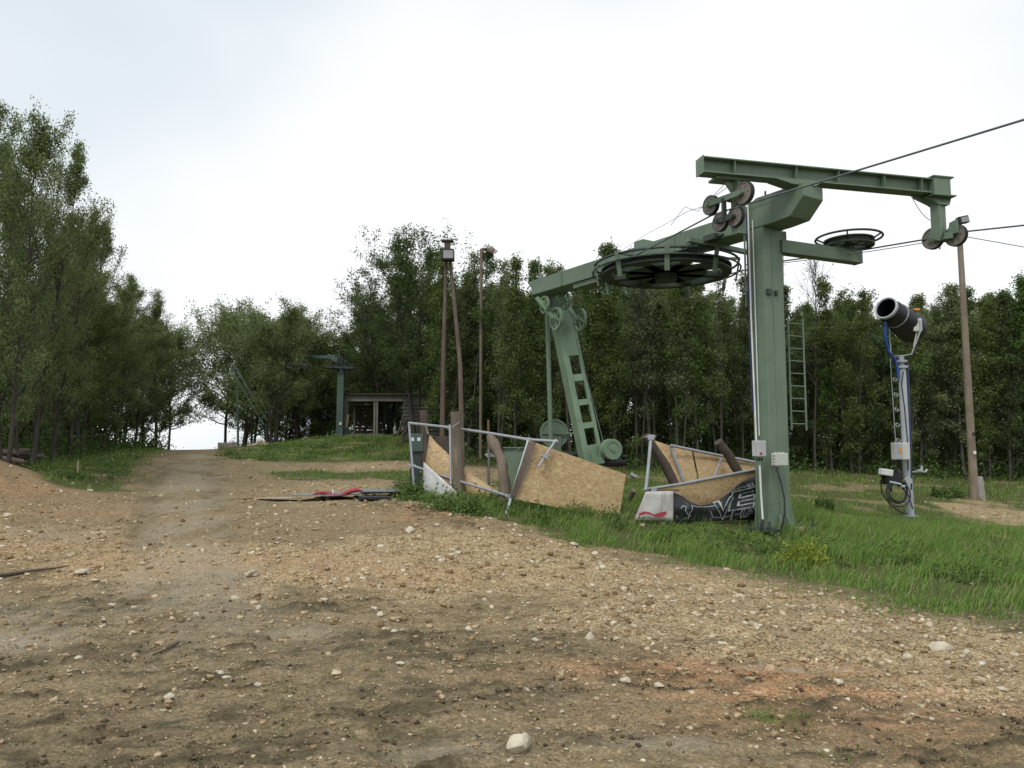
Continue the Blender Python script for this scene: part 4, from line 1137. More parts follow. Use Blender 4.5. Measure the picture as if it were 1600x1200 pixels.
    for k in range(4): m.cyl(b2 - BP * .165 + UP * (-.09 + .06 * k), b2 - BP * .2 + UP * (-.09 + .06 * k), .018, 8)
    for k in range(4): m.cyl(b2 + BP * (-.12 + .08 * k) + UP * .125, b2 + BP * (-.12 + .08 * k) + UP * .15, .014, 6)
    m.build('cable_gland', 'cream_box', bx2)
    m = MB(); m.box(b2 + BP * .0 - BD * .078, (.31, .012, .23), RB); m.build('lid', 'cream_box', bx2, .004)
    m = MB()
    m.tube([P(1187, 727, 15.55), P(1189, 770, 15.55), P(1192, 815, 15.55)], .02, 8); m.build('conduit', 'white', T)
    m = MB(); m.tube([P(1192, 812, 15.54), P(1190, 822, 15.5), P(1189, 830, 15.5)], .028, 8); m.build('conduit_boot', 'black', T)
    m = MB(); m.tube([P(1213, 730, 15.62), P(1220, 752, 15.55), P(1226, 780, 15.5), P(1226, 803, 15.45), P(1221, 826, 15.5)], .018, 6); m.build('cable', 'black_cable', T)
    return RD, AX, s1, s2, c, wc, (c1, c2, c3, c4)

RD, AXS, S1, S2, RW, WC, SH = station()

# haul ropes
def ropes():
    a = P(1170, 318, 14.65); b = P(1600, 187, 10.6); dirn = (b - a)
    far_end = a + dirn * 5.5
    l1 = WC + UP * .08 + V3((-1.2, -.78, 0)) * 1.0
    m = MB(); m.tube([l1, P(1111, 337, 15.35), P(1150, 324, 14.9), a, b, far_end - UP * .6], .017, 6)
    whole(m, 'haul_rope', 'rope', 'steel rope running from the four wheel hanger to the upper right edge', 'rope', loc=a)
    a = P(1497, 363, 15.8); b = P(1600, 352, 14.6); fe = a + (b - a) * 14 - UP * .3
    w = RW + V3((.25, .42, -.02)); l2 = WC + V3((1.1, .9, .08))
    m = MB(); m.tube([l2, P(1222, 408, 17.6), P(1333, 393, 17.25), P(1446, 374, 16.2), P(1460, 368, 16.1), a, b, fe], .017, 6)
    whole(m, 'haul_rope', 'rope', 'steel rope over the two wheel hanger under the right end of the crossbeam', 'rope', loc=a)
    m = MB(); m.tube([P(1222, 411, 17.3)] + catenary(P(1222, 411, 17.3), P(1446, 379, 16.3), .02, 8)[1:] + [P(1510, 370, 16.2), P(1600, 386, 16.0), P(1900, 440, 15.5)], .009, 5)
    whole(m, 'signal_wire', 'rope', 'thin grey wire below the haul rope beside the two wheel hanger', 'wire', loc=P(1446, 379, 16.3))
    pts = [P(1150, 268, 15.1), P(1100, 322, 16), P(1075, 330, 18), P(1040, 350, 22), P(1010, 366, 26), P(962, 398, 29)]
    m = MB(); m.tube(pts, .007, 4); m.tube([P(1140, 290, 15.1), P(1112, 310, 16), P(1090, 330, 17), P(1070, 323, 18), P(1048, 352, 18.6)], .008, 4)
    whole(m, 'loose_wire', 'galv', 'thin loose wire sagging left from the four wheel hanger', 'wire', loc=pts[0])
ropes()

# ------------------------------------------------------------------ fenced pits with boards
def rail(parent, pts, r=.024, name='rail', mat='galv'):
    m = MB(); m.tube(pts, r, 8); return m.build(name, mat, parent)

def left_fence():
    A0 = P(639, 661, 18.2); A1 = P(872, 690, 15.4)
    T = thing('tube_fence', 'bent galvanised tube railing with two rails in front of the broken posts', 'railing', (A0.x, A0.y, H(A0.x, A0.y)))
    rail(T, [A0, P(703, 668, 17.4), P(765, 677, 16.6), P(826, 687, 15.7), A1], .03)
    rail(T, [P(643, 727, 18.1), P(705, 748, 17.1), P(797, 776, 15.4)], .028)
    def post(u0, v0, d0, u1, v1, d1, r=.028):
        m = MB(); a = P(u0, v0, d0); b = P(u1, v1, d1); m.tube([a, b, b + (b - a).normalized() * .25], r, 8); m.build('post', 'galv', T)
    post(639, 661, 18.2, 648, 775, 18.0); post(703, 664, 17.3, 705, 775, 16.85); post(826, 686, 15.66, 790, 806, 15.0)
    post(869, 687, 15.42, 852, 713, 15.3, .024)
    m = MB(); m.tube([P(836, 692, 15.45), P(824, 730, 15.3), P(806, 776, 15.2), P(800, 779, 15.2)], .018, 6); m.build('brace', 'galv', T)
    m = MB(); m.tube([P(764, 676, 16.6), P(764, 765, 17.2)], .022, 6)
    m.build('upright', 'galv', T)
    m = MB()
    for (u, v, d) in ((703, 668, 17.4), (826, 687, 15.7), (797, 776, 15.4), (852, 712, 15.3), (764, 711, 16.9), (643, 727, 18.1)):
        c = P(u, v, d); m.box(c, (.1, .1, .09)); m.cyl(c - V3((.09, 0, 0)), c + V3((.09, 0, 0)), .018, 6)
    m.build('clamp', 'galv', T)
    m = MB(); m.tube([P(775, 728, 16.6), P(812, 700, 15.8)], .008, 4); m.tube([P(766, 711, 16.9), P(790, 722, 16.5), P(793, 745, 16.5)], .016, 5); m.build('tie_wire', 'galv', T)
left_fence()

def slab(pts, thick, nrm=None):
    m = MB(); pts = [V3(p) for p in pts]
    n = nrm or (pts[1] - pts[0]).cross(pts[2] - pts[1]).normalized()
    m.prism(pts, n * thick); return m

def boards_left():
    TL = P(829, 689, 15.35); TR = P(978, 741, 15.95); BR = P(967, 812, 15.8); BL = P(800, 779, 15.15)
    m = slab([TL, TR, BR, BL], .018)
    T = whole(m, 'osb_board', 'osb', 'large slanting chipboard sheet fixed to the end of the tube railing', 'board', loc=BL)
    m = slab([P(826, 690, 15.28), P(838, 692, 15.29), P(806, 778, 15.1), P(797, 776, 15.08)], .03)
    o = m.build('edge_batten', 'wood_brown', None); o.parent = T; o.location = -T.location; 
    m = MB(); m.tube([P(985, 741, 18.5), P(994, 746, 18.5)], .05, 8)
    whole(m, 'pipe_end', 'galv', 'short galvanised pipe end lying right of the slanting chipboard sheet', 'pipe')
    # curved sheet
    top = [(672, 680), (682, 692), (697, 706), (715, 722), (738, 742), (760, 757), (778, 768), (786, 776)]
    bot = [(661, 752), (668, 770), (684, 776), (702, 780), (725, 782), (748, 784), (768, 786), (782, 788)]
    Vs = []; Fs = []; n = len(top)
    for j in range(5):
        for i in range(n):
            u = top[i][0] + (bot[i][0] - top[i][0]) * j / 4; v = top[i][1] + (bot[i][1] - top[i][1]) * j / 4
            Vs.append(P(u, v, 17.9 - .22 * i - .12 * math.sin(j * .8)))
    for j in range(4):
        for i in range(n - 1):
            a = j * n + i; Fs.append((a, a + 1, a + n + 1, a + n))
    m = MB(); m.add(Vs, Fs, True)
    T = whole(m, 'osb_board', 'osb', 'bent chipboard sheet with a pointed top corner behind the tube railing', 'board', loc=P(664, 776, 17.8))
    s = T.modifiers.new('solidify', 'SOLIDIFY'); s.thickness = .018
    # white tarp across its foot
    g = random.Random(4); Vs = []; Fs = []; nu, nv = 14, 9
    for j in range(nv):
        for i in range(nu):
            s_ = i / (nu - 1); t = j / (nv - 1)
            tu, tv = 662 + 52 * s_, 722 + 47 * s_ ** 1.0
            bu, bv = 661 + 55 * s_, 778 + 6 * s_
            u = tu + (bu - tu) * t; v = tv + (bv - tv) * t
            Vs.append(P(u, v, 17.55 - 1.15 * s_ + .08 * t * math.sin(s_ * 19 + t * 3) + .03 * g.uniform(-1, 1)))
    for j in range(nv - 1):
        for i in range(nu - 1):
            a = j * nu + i; Fs.append((a, a + 1, a + nu + 1, a + nu))
    m = MB(); m.add(Vs, Fs, True)
    T = whole(m, 'tarpaulin', 'white', 'crumpled white plastic sheet hanging over the foot of the bent chipboard', 'tarpaulin', loc=P(680, 778, 17.2))
    s = T.modifiers.new('solidify', 'SOLIDIFY'); s.thickness = .004
    m = MB(); m.beam(P(664, 663, 18.0), P(669, 678, 17.95), .03, .03)
    whole(m, 'wood_strip', 'wood_pale', 'thin pale wood strip above the pointed chipboard corner', 'strip')
boards_left()

def log_post(pts, rs, label, mat='wood_dark', seed=0, name='wooden_post', n=9, jit=.12):
    m = MB(); P_ = []; R_ = []
    for i in range(len(pts) - 1):
        k = 5
        for j in range(k):
            t = j / k; P_.append(pts[i].lerp(pts[i + 1], t)); R_.append(rs[i] * (1 - t) + rs[i + 1] * t)
    P_.append(pts[-1]); R_.append(rs[-1])
    m.tube(P_, R_, n, True, jit, seed)
    b = min(pts, key=lambda p: p.z)
    return whole(m, name, mat, label, 'post', loc=b)

def posts():
    b = P(719, 778, 16.9)
    log_post([b - UP * .2, P(714, 705, 16.85), P(712, 643, 16.8)], [.13, .115, .11], 'thick split weathered post with a flat top behind the railing', 'wood_grey', 1)
    m = MB(); m.tube([P(706, 668, 16.65), P(716, 661, 16.6), P(718, 659, 16.6)], .012, 5); whole(m, 'steel_hook', 'galv', 'small bent steel hook on the thick split post', 'hook')
    log_post([P(792, 808, 15.7) - UP * .1, P(790, 770, 15.7), P(784, 720, 15.8), P(769, 690, 15.95), P(764, 680, 16.0)], [.12, .1, .1, .12, .06], 'gnarled grey post leaning left under the top rail', 'wood_grey', 2, jit=.2)
    log_post([P(668, 770, 18.8) - UP * .1, P(664, 700, 18.8), P(662, 641, 18.8)], [.14, .11, .1], 'dark brown square cut post beside the green cabinet', 'wood_dark', 3, n=6)
    log_post([P(690, 770, 19.6) - UP * .1, P(692, 682, 19.6)], [.22, .2], 'low wide dark stump behind the bent chipboard', 'wood_dark', 4)
    log_post([P(764, 770, 17.6), P(763, 656, 17.6)], [.03, .028], 'thin rusty stake standing behind the gnarled post', 'rust', 5, name='steel_stake')
    log_post([P(1063, 775, 16.6), P(1040, 728, 16.5), P(1009, 681, 16.3)], [.1, .1, .09], 'dark round timber leaning left at the corner of the right pit', 'wood_dark', 6, jit=.06)
    log_post([P(1158, 745, 16.9), P(1139, 712, 16.8), P(1122, 690, 16.7)], [.1, .1, .095], 'short splintered log leaning out of the right pit', 'wood_dark', 7, jit=.1)
    log_post([P(978, 792, 17.2), P(990, 766, 16.9)], [.07, .06], 'pale broken wood stub in the grass between the two pits', 'wood_grey', 8)
    m = MB(); a = P(975, 728, 20.5); m.tube([V3((a.x, a.y, H(a.x, a.y))), a], .02, 5); whole(m, 'steel_stake', 'rust', 'short dark rod upright behind the corner of the slanting chipboard', 'stake')
    b0 = P(690, 745, 24.2); zb = H(b0.x, b0.y)
    for (ub, vb, ut, vt, lab) in ((690, 742, 697, 402, 'upright left pole of the pair carrying the floodlight box'), (723, 745, 703, 402, 'bowed right pole of the pair carrying the floodlight box')):
        bb = P(ub, vb, 24.2 if ub < 700 else 23.4); tt = P(ut, vt, 24.0); zz = H(bb.x, bb.y)
        mid = (bb + tt) / 2 + V3((.12 if ub > 700 else -.02, 0, 0))
        log_post([V3((bb.x, bb.y, zz - .2)), bb.lerp(mid, .6), mid, tt], [.085, .075, .068, .05], lab, 'wood_brown', ub, name='wooden_pole', jit=.03, n=10)
    c = P(700, 399, 23.75)
    T = thing('floodlight', 'grey box floodlight on top of the two wooden poles', 'floodlight', c - UP * .2)
    m = MB(); m.box(c, (.38, .3, .34)); hb = m.build('housing', 'black', T, .01)
    m = MB(); m.box(c + V3((.02, -.155, -.0)), (.3, .012, .24)); m.build('lens', 'lamp_glass', hb)
    m = MB(); m.box(c + V3((-.02, .02, .3)), (.18, .14, .26)); m.box(c + V3((-.02, .02, .45)), (.36, .26, .04)); m.build('bracket', 'wood_dark', T)
    # second lamp post
    a = P(752, 390, 31.7); zz = H(a.x, a.y)
    T = thing('street_lamp', 'slim lamp post with hooked head rising out of the trees right of the twin poles', 'lamp', (a.x, a.y, zz))
    m = MB(); m.tube([V3((a.x, a.y, zz)), a], .065, 8); m.build('pole', 'wood_grey', T)
    m = MB(); m.tube([a, a + V3((.12, -.02, .03)), a + V3((.3, -.05, -.02))], .05, 6); m.tube([a + V3((.25, -.05, -.02)), a + V3((.5, -.08, -.1))], [.1, .15], 8); m.build('lamp_head', 'wood_grey', T)
posts()

def right_pit():
    A = P(1017, 683, 15.6); T = thing('tube_railing', 'crooked galvanised tube frame of the right pit, open toward the grass', 'railing', (A.x, A.y, H(A.x, A.y)))
    rail(T, [A, P(1013, 730, 15.5), P(1009, 766, 15.4)], .034, 'post', 'galv')
    rail(T, [P(1006, 765, 15.4), P(1060, 757, 15.74), P(1184, 733, 16.53)], .028)
    rail(T, [P(1048, 696, 16.9), P(1110, 709, 17.2), P(1190, 724, 17.5)], .03)
    rail(T, [P(1047, 695, 16.95), P(1068, 752, 16.9)], .035, 'post')
    rail(T, [P(1127, 716, 17.15), P(1116, 746, 16.6)], .025, 'brace')
    m = MB(); c = P(1017, 683, 15.6); m.box(c, (.12, .1, .1)); m.box(P(1021, 765, 15.4), (.1, .09, .08)); m.cyl(c - V3((.1, 0, 0)), c + V3((.1, 0, .01)), .018, 6); m.build('clamp', 'galv', T)
    for pts, lab in (([(1019, 687), (1046, 696), (1069, 757), (1055, 772), (1040, 740)], 'leftmost chipboard panel inside the right pit, behind the leaning timber'),
                     ([(1050, 698), (1081, 705), (1092, 760), (1070, 768)], 'narrow chipboard panel between the grey post and the dark gap of the right pit'),
                     ([(1084, 706), (1192, 727), (1192, 752), (1096, 765)], 'wide chipboard panel under the upper rail of the right pit')):
        m = slab([P(u, v, 16.98 + (u - 1019) * .0042 - (v - 700) * .005) for u, v in pts], .018)
        whole(m, 'osb_board', 'osb', lab, 'board')
    m = slab([P(1022, 766, 15.5), P(1184, 735, 16.55), P(1184, 790, 16.62), P(1060, 800, 15.85)], .016)
    whole(m, 'osb_board', 'osb', 'front chipboard sheet of the right pit under the lower rail', 'board')
    m = MB(); m.beam(P(1009, 768, 15.38), P(1060, 766, 15.5), .03, .04)
    whole(m, 'wood_batten', 'rust', 'thin brown batten on top of the dirty white sheet', 'batten')
    # dirty white sheet with red print
    g = random.Random(5)
    def sheet(tl, tr, bl, br, dl, dr, nu, nv, amp, off=0):
        Vs = []; Fs = []
        for j in range(nv):
            for i in range(nu):
                s_ = i / (nu - 1); t = j / (nv - 1)
                u = (tl[0] + (tr[0] - tl[0]) * s_) * (1 - t) + (bl[0] + (br[0] - bl[0]) * s_) * t
                v = (tl[1] + (tr[1] - tl[1]) * s_) * (1 - t) + (bl[1] + (br[1] - bl[1]) * s_) * t
                Vs.append(P(u, v, dl + (dr - dl) * s_ + amp * math.sin(s_ * 7 + t * 2.4) * t - off))
        for j in range(nv - 1):
            for i in range(nu - 1):
                a = j * nu + i; Fs.append((a, a + 1, a + nu + 1, a + nu))
        m = MB(); m.add(Vs, Fs, True); return m
    W = whole(sheet((1009, 768), (1052, 767), (991, 812), (1052, 814), 15.3, 15.35, 12, 8, .03), 'plastic_sheet', 'dirty_white', 'dirty white plastic sheet with a red print hanging at the pit corner', 'sheet', loc=P(1020, 812, 15.3))
    W.modifiers.new('solidify', 'SOLIDIFY').thickness = .004
    red = [(997, 803), (1006, 799), (1014, 800), (1022, 804), (1030, 801), (1041, 799), (1042, 803), (1036, 808), (1026, 808), (1018, 805), (1010, 803), (999, 806)]
    m = MB(); m.prism([P(u, v, 15.22) for u, v in red], V3((0, .01, 0))); o = m.build('red_print', 'red', None); o.parent = W; o.location = -W.location
right_pit()

def banner():
    def dband(u, v):
        return 15.42 + (u - 1053) / 131 * .9 - .05 * math.sin((v - 745) * .16) + .045 * math.sin((u - 1053) * .13 + (v - 770) * .05)
    tops = [(1050, 768), (1066, 775), (1080, 785), (1095, 790), (1110, 787), (1125, 780), (1140, 769), (1155, 756), (1168, 748), (1188, 741)]
    Vs = []; Fs = []; nu, nv = 34, 12
    for j in range(nv):
        for i in range(nu):
            u = 1050 + 138 * i / (nu - 1)
            vt = float(np.interp(u, [t[0] for t in tops], [t[1] for t in tops])); vb = 816 - 4 * (u - 1050) / 138
            v = vt + (vb - vt) * j / (nv - 1)
            Vs.append(P(u, v, dband(u, v)))
    for j in range(nv - 1):
        for i in range(nu - 1):
            a = j * nu + i; Fs.append((a, a + 1, a + nu + 1, a + nu))
    m = MB(); m.add(Vs, Fs, True)
    B = whole(m, 'advertising_banner', 'banner', 'sagging black vinyl banner with pale outlined lettering beside the column', 'banner', loc=P(1120, 812, 15.8))
    B.modifiers.new('solidify', 'SOLIDIFY').thickness = .004
    def lettering(txt, mp, off, mat, grow=0.0, name='lettering', shear=0.0):
        cu = bpy.data.curves.new('txt', 'FONT'); cu.body = txt; cu.size = 1; cu.offset = grow; cu.shear = shear; cu.resolution_u = 3
        to = bpy.data.objects.new('txt', cu); col.objects.link(to)
        dg = bpy.context.evaluated_depsgraph_get(); me = to.evaluated_get(dg).to_mesh()
        import bmesh
        bm = bmesh.new(); bm.from_mesh(me); to.evaluated_get(dg).to_mesh_clear()
        bmesh.ops.triangulate(bm, faces=bm.faces); bmesh.ops.subdivide_edges(bm, edges=bm.edges, cuts=2, use_grid_fill=True)
        x0 = min(v.co.x for v in bm.verts); x1 = max(v.co.x for v in bm.verts); y0 = min(v.co.y for v in bm.verts); y1 = max(v.co.y for v in bm.verts)
        mm = MB(); idx_ = {v: i for i, v in enumerate(bm.verts)}
        vs = []
        for v in bm.verts:
            u_, v_ = mp((v.co.x - x0) / (x1 - x0), (v.co.y - y0) / (y1 - y0)); vs.append(P(u_, v_, dband(u_, v_) - off))
        mm.add(vs, [tuple(idx_[v] for v in f.verts) for f in bm.faces])
        bm.free(); bpy.data.objects.remove(to, do_unlink=True); bpy.data.curves.remove(cu)
        o = mm.build(name, mat, None); o.parent = B; o.location = -B.location
    def quad(tl, tr, bl, br, e=0):
        def f(s, t):
            s = s * (1 + 2 * e) - e; t = 1 - (t * (1 + 2 * e) - e)
            return ((tl[0] * (1 - s) + tr[0] * s) * (1 - t) + (bl[0] * (1 - s) + br[0] * s) * t, (tl[1] * (1 - s) + tr[1] * s) * (1 - t) + (bl[1] * (1 - s) + br[1] * s) * t)
        return f
    lettering('.LEVEL', quad((1143, 764), (1181, 753), (1144, 769), (1181, 758)), .02, 'banner_print')
    E = ((1146, 770), (1182, 761), (1140, 797), (1176, 791)); Vv = ((1116, 786), (1147, 775), (1120, 812), (1138, 808))
    for q_, t_ in ((Vv, 'V'), (E, 'E')):
        lettering(t_, quad(*q_, e=.07), .02, 'banner_print', .05); lettering(t_, quad(*q_, e=-.0), .03, 'banner', .01)
    lettering('HAI', quad((1146, 799), (1190, 789), (1143, 811), (1190, 803), e=.05), .034, 'banner_print', .03)
    lettering('HAI', quad((1146, 799), (1190, 789), (1143, 811), (1190, 803)), .042, 'banner', .0)
    def stroke(pts, w, mat='banner_print', off=.022, name='print_line'):
        mm = MB(); q = []
        for i, (u, v) in enumerate(pts):
            a = pts[max(i - 1, 0)]; b = pts[min(i + 1, len(pts) - 1)]; dx, dy = b[0] - a[0], b[1] - a[1]; l = math.hypot(dx, dy); nx_, ny_ = -dy / l * w / 2, dx / l * w / 2
            q.append(((u + nx_, v + ny_), (u - nx_, v - ny_)))
        vs = [P(a[0], a[1], dband(*a) - off) for pr in q for a in pr]
        mm.add(vs, [(2 * i, 2 * i + 1, 2 * i + 3, 2 * i + 2) for i in range(len(pts) - 1)])
        o = mm.build(name, mat, None); o.parent = B; o.location = -B.location
    stroke([(1082, 790), (1090, 792), (1103, 792), (1118, 790), (1128, 785)], .9)
    stroke([(1064, 794), (1067, 790), (1072, 792), (1071, 798), (1074, 803), (1080, 807)], 1.2)
    stroke([(1081, 789), (1082, 796), (1077, 803), (1075, 811)], 1.2)
    stroke([(1110, 798), (1114, 808), (1130, 809), (1150, 803)], .9)
    stroke([(1134, 772), (1150, 764), (1165, 760), (1184, 758)], .8)
    stroke([(1175, 762), (1178, 775), (1178, 795)], .9)
banner()

def cabinets():
    c = P(652, 700, 18.9); z = H(c.x, c.y)
    T = thing('electric_cabinet', 'slim green electric cabinet with two white stickers behind the left railing post', 'cabinet', (c.x, c.y, z))
    m = MB(); m.box((c.x, c.y, (z + c.z + .32) / 2), (.3, .3, c.z + .32 - z)); m.build('body', 'green_dark', T, .01)
    m = MB(); m.box((c.x, c.y - .06, c.z + .12), (.33, .3, .42)); hd = m.build('upper_box', 'green_pylon', T, .01)
    for s in (-.09, .06):
        m = MB(); m.box((c.x + s, c.y - .215, c.z + .2), (.075, .006, .08)); m.build('sticker', 'white', hd)
    m = MB(); m.box((c.x, c.y - .155, c.z - .55), (.24, .012, .6)); m.build('door', 'green_dark', T, .004)
    c = P(800, 735, 20.4); z = H(c.x, c.y)
    T = thing('green_cabinet', 'wide plain green steel cabinet behind the end of the tube railing', 'cabinet', (c.x + .3, c.y, z))
    m = MB(); m.box((c.x + .35, c.y, (z + c.z + .55) / 2), (1.1, .5, c.z + .55 - z)); m.build('body', 'green', T, .01)
    m = MB(); m.box((c.x + .35, c.y - .02, c.z + .57), (1.16, .58, .035)); m.build('lid', 'green', T, .004)
    m = MB(); m.box((c.x + .35, c.y - .256, c.z + .0), (.02, .01, 1.0)); m.box((c.x + .28, c.y - .27, c.z + .05), (.03, .03, .12)); m.build('door_seam', 'green_dark', T)
cabinets()

# ------------------------------------------------------------------ snow gun
def snow_gun():
    b = P(1422, 806, 22); z0 = H(b.x, b.y); tp = P(1409, 572, 22)
    T = thing('snow_gun', 'black barrelled fan snow gun on a tall grey mast with control box and hoses', 'snow gun', (b.x, b.y, z0))
    bot = V3((b.x, b.y, z0)); 
    m = MB(); m.tube([bot - UP * .1, bot.lerp(tp, .98), tp], [.115, .105, .105], 14); m.cyl(tp + UP * -.06, tp, .16, 14); m.cyl(bot, bot + UP * .04, .2, 14)
    m.build('mast', 'galv_light', T)
    L = lambda v, du=0.0, dd=0.0: P(1409 + (v - 572) * 13 / 234 + du, v, 22 + dd)
    m = MB(); m.cyl(tp, tp + UP * .28, .07, 10); m.cyl(tp + UP * .1, tp + UP * .16, .15, 12); m.build('swivel', 'galv', T)
    f = P(1385, 482, 21.5); bk = P(1421, 510, 22.15); ax = (f - bk).normalized()
    e1 = ax.cross(UP).normalized(); e2 = e1.cross(ax).normalized()
    Lg = (f - bk).length
    # barrel as a lathe
    def lathe(prof, n=36):
        m = MB(); vs = []; fs = []
        for (s, r) in prof:
            for k in range(n):
                t = 2 * math.pi * k / n; vs.append(bk + ax * s + (e1 * math.cos(t) + e2 * math.sin(t)) * r)
        for i in range(len(prof) - 1):
            for k in range(n):
                fs.append((i * n + k, i * n + (k + 1) % n, (i + 1) * n + (k + 1) % n, (i + 1) * n + k))
        m.add(vs, fs, True); return m
    m = lathe([(Lg, .27), (Lg - .02, .3), (Lg * .8, .33), (Lg * .45, .375), (Lg * .2, .4), (-.02, .42), (-.15, .42), (-.26, .37), (-.34, .26), (-.34, .24), (-.2, .34), (-.02, .39), (Lg * .45, .35), (Lg - .03, .265), (Lg, .27)])
    br = m.build('barrel', 'black', T)
    m = lathe([(Lg - .05, .31), (Lg + .02, .325), (Lg + .05, .315), (Lg + .05, .28), (Lg, .272), (Lg - .05, .31)]); m.build('nozzle_ring', 'galv_light', br)
    m = lathe([(Lg * .58, .362), (Lg * .60, .368), (Lg * .62, .356)]); m.build('band', 'galv', br)
    m = MB(); m.cyl(bk + ax * .1, bk + ax * .5, .1, 14)
    for k in range(7):
        a = k * .8976; dv = e1 * math.cos(a) + e2 * math.sin(a); m.beam(bk + ax * .15 + dv * .08, bk + ax * .17 + dv * .3, .09, .012, ax + dv.cross(ax) * .8)
    m.build('fan', 'black', br)
    m = MB()                                         # rear intake cage
    for r_, s_ in ((.3, -.33), (.2, -.36), (.1, -.37)): m.torus(bk + ax * s_, ax, r_, .012, 32, 5)
    for k in range(12):
        a = k * math.pi / 6; dv = e1 * math.cos(a) + e2 * math.sin(a); m.tube([bk + ax * -.33 + dv * .3, bk - ax * .36 + dv * .2, bk - ax * .37 + dv * .1, bk - ax * .375], .008, 4)
    m.build('intake_cage', 'galv', br)
    m = MB()                                         # pale strip standing in for the highlight along the barrel top
    for k in range(7):
        a = math.radians(60 + k * 10); dv = e1 * math.cos(a) + e2 * math.sin(a)
    n = 9; vs = []; fs = []
    for s_ in (Lg * .1, Lg * .75):
        for k in range(n):
            a = math.radians(38 + k * 9); rr = .418 - (s_ / Lg) * .085 + .008; vs.append(bk + ax * s_ + (e1 * math.cos(a) + e2 * math.sin(a)) * rr)
    fs = [(k, k + 1, n + k + 1, n + k) for k in range(n - 1)]
    m.add(vs, fs, True); tpn = m.build('top_highlight', 'galv_light', br); tpn.modifiers.new('solidify', 'SOLIDIFY').thickness = .01
    # yoke, side box, beacon
    m = MB(); yb = tp + UP * .28
    for s in (-1, 1):
        q = bk + ax * .25 + e1 * s * .44
        m.tube([yb, yb + e1 * s * .3 + UP * .02, q - UP * .25, q], .024, 8)
    m.build('yoke', 'galv_light', T)
    c = P(1432, 508, 21.75); m = MB(); m.box(c, (.24, .16, .36)); m.cyl(c - UP * .18, c - UP * .6 - V3((.1, 0, 0)), .025, 6); m.build('motor_box', 'cream_box', T, .01)
    c = P(1422, 500, 21.7); m = MB(); m.tube([c, c + V3((-.05, -.05, .12)), c + V3((.0, -.1, .15))], .03, 6); m.cyl(c - V3((.05, 0, .05)), c + V3((.08, -.05, .05)), .06, 8); m.build('valve_fitting', 'galv_light', T)
    c = P(1432, 484, 21.9); m = MB(); m.box(c, (.15, .1, .07)); m.build('beacon', 'orange', T, .015)
    m = MB(); m.cyl(c - UP * .03, c - UP * .3, .012, 5); m.build('beacon_stem', 'galv', T)
    # hoses
    m = MB(); m.tube([P(1384, 500, 21.6), P(1383, 525, 21.6), P(1387, 548, 21.7), P(1398, 560, 21.85), P(1403, 578, 21.9), P(1404, 590, 21.9)], .04, 8); m.build('hose', 'blue', T)
    m = MB(); m.tube([L(565, 9, -.05), L(640, 8, -.05), L(700, 7, -.08), L(765, 4, -.1)], .03, 7); m.build('hose', 'navy', T)
    m = MB(); m.tube([L(580, 2, -.13), L(600, -2, -.13), L(640, 1, -.13), L(700, 3, -.13), L(735, 1, -.13)], .014, 6); m.build('cable', 'black_cable', T)
    # hooped rungs and safety rail on the left
    m = MB(); m.tube([P(1391, 560, 22.1), P(1396, 640, 22.1), P(1400, 700, 22.1)], .012, 5); rl = m.build('climbing_rail', 'galv', T)
    for v in (593, 617, 640, 664, 688):
        c = L(v, -9); m = MB(); m.torus(c + V3((-.05, 0, 0)), V3((.3, -.9, .3)), .055, .01, 14, 5); m.beam(c, L(v), .015, .015); m.build('rung', 'galv_light', rl)
    c = P(1407, 705, 21.75); m = MB(); m.box(c, (.42, .22, .46)); cb = m.build('control_box', 'cream_box', T, .012)
    m = MB(); m.box(c + V3((-.1, -.115, .0)), (.2, .02, .42)); m.build('door', 'galv', cb)
    m = MB(); m.box(c + V3((-.06, -.13, .02)), (.07, .02, .12)); m.build('switch', 'orange', cb)
    # valve cluster, white lid, reel of hose
    c = P(1396, 748, 21.7)
    m = MB(); m.box(c + V3((-.05, 0, 0)), (.42, .3, .3)); m.cyl(c + V3((-.3, .05, .1)), c + V3((.2, 0, .15)), .09, 10); m.cyl(c + V3((-.1, 0, -.1)), c + V3((-.1, 0, -.35)), .05, 8)
    m.cyl(c + V3((.05, -.1, .25)), c + V3((.1, -.1, -.2)), .06, 8); m.beam(c + V3((0, 0, 0)), c + V3((.4, .2, 0)), .08, .08); m.build('valve_block', 'black', T)
    m = MB(); c2 = P(1384, 738, 21.5); m.box(c2, (.32, .2, .17), Matrix.Rotation(.15, 3, 'Y')); m.build('valve_cover', 'white', T, .015)
    m = MB(); m.cyl(c + V3((.3, -.25, -.05)), c + V3((.3, -.1, -.05)), .09, 14); m.cyl(c + V3((.1, -.2, -.2)), c + V3((.2, -.2, -.2)), .04, 8)
    m.cyl(c + V3((-.2, -.2, -.08)), c + V3((.1, -.2, -.15)), .035, 8); m.build('coupling', 'galv_light', T)
    for k, (rr, dz, dx) in enumerate(((.3, -.35, .0), (.27, -.33, .03), (.34, -.4, .02), (.24, -.38, -.03))):
        m = MB(); m.torus(c + V3((dx, -.15 - .03 * k, dz)), V3((.15, -1, .1)), rr, .018, 28, 6); m.build('coiled_hose', 'black_cable', T)
    m = MB(); m.tube([P(1376, 750, 21.6), P(1378, 770, 21.6), P(1392, 790, 21.5), P(1412, 803, 21.5), P(1418, 802, 21.7)], .02, 6); m.tube([P(1408, 760, 21.5), P(1420, 775, 21.6), P(1426, 795, 21.75)], .016, 6); m.build('cable', 'black_cable', T)
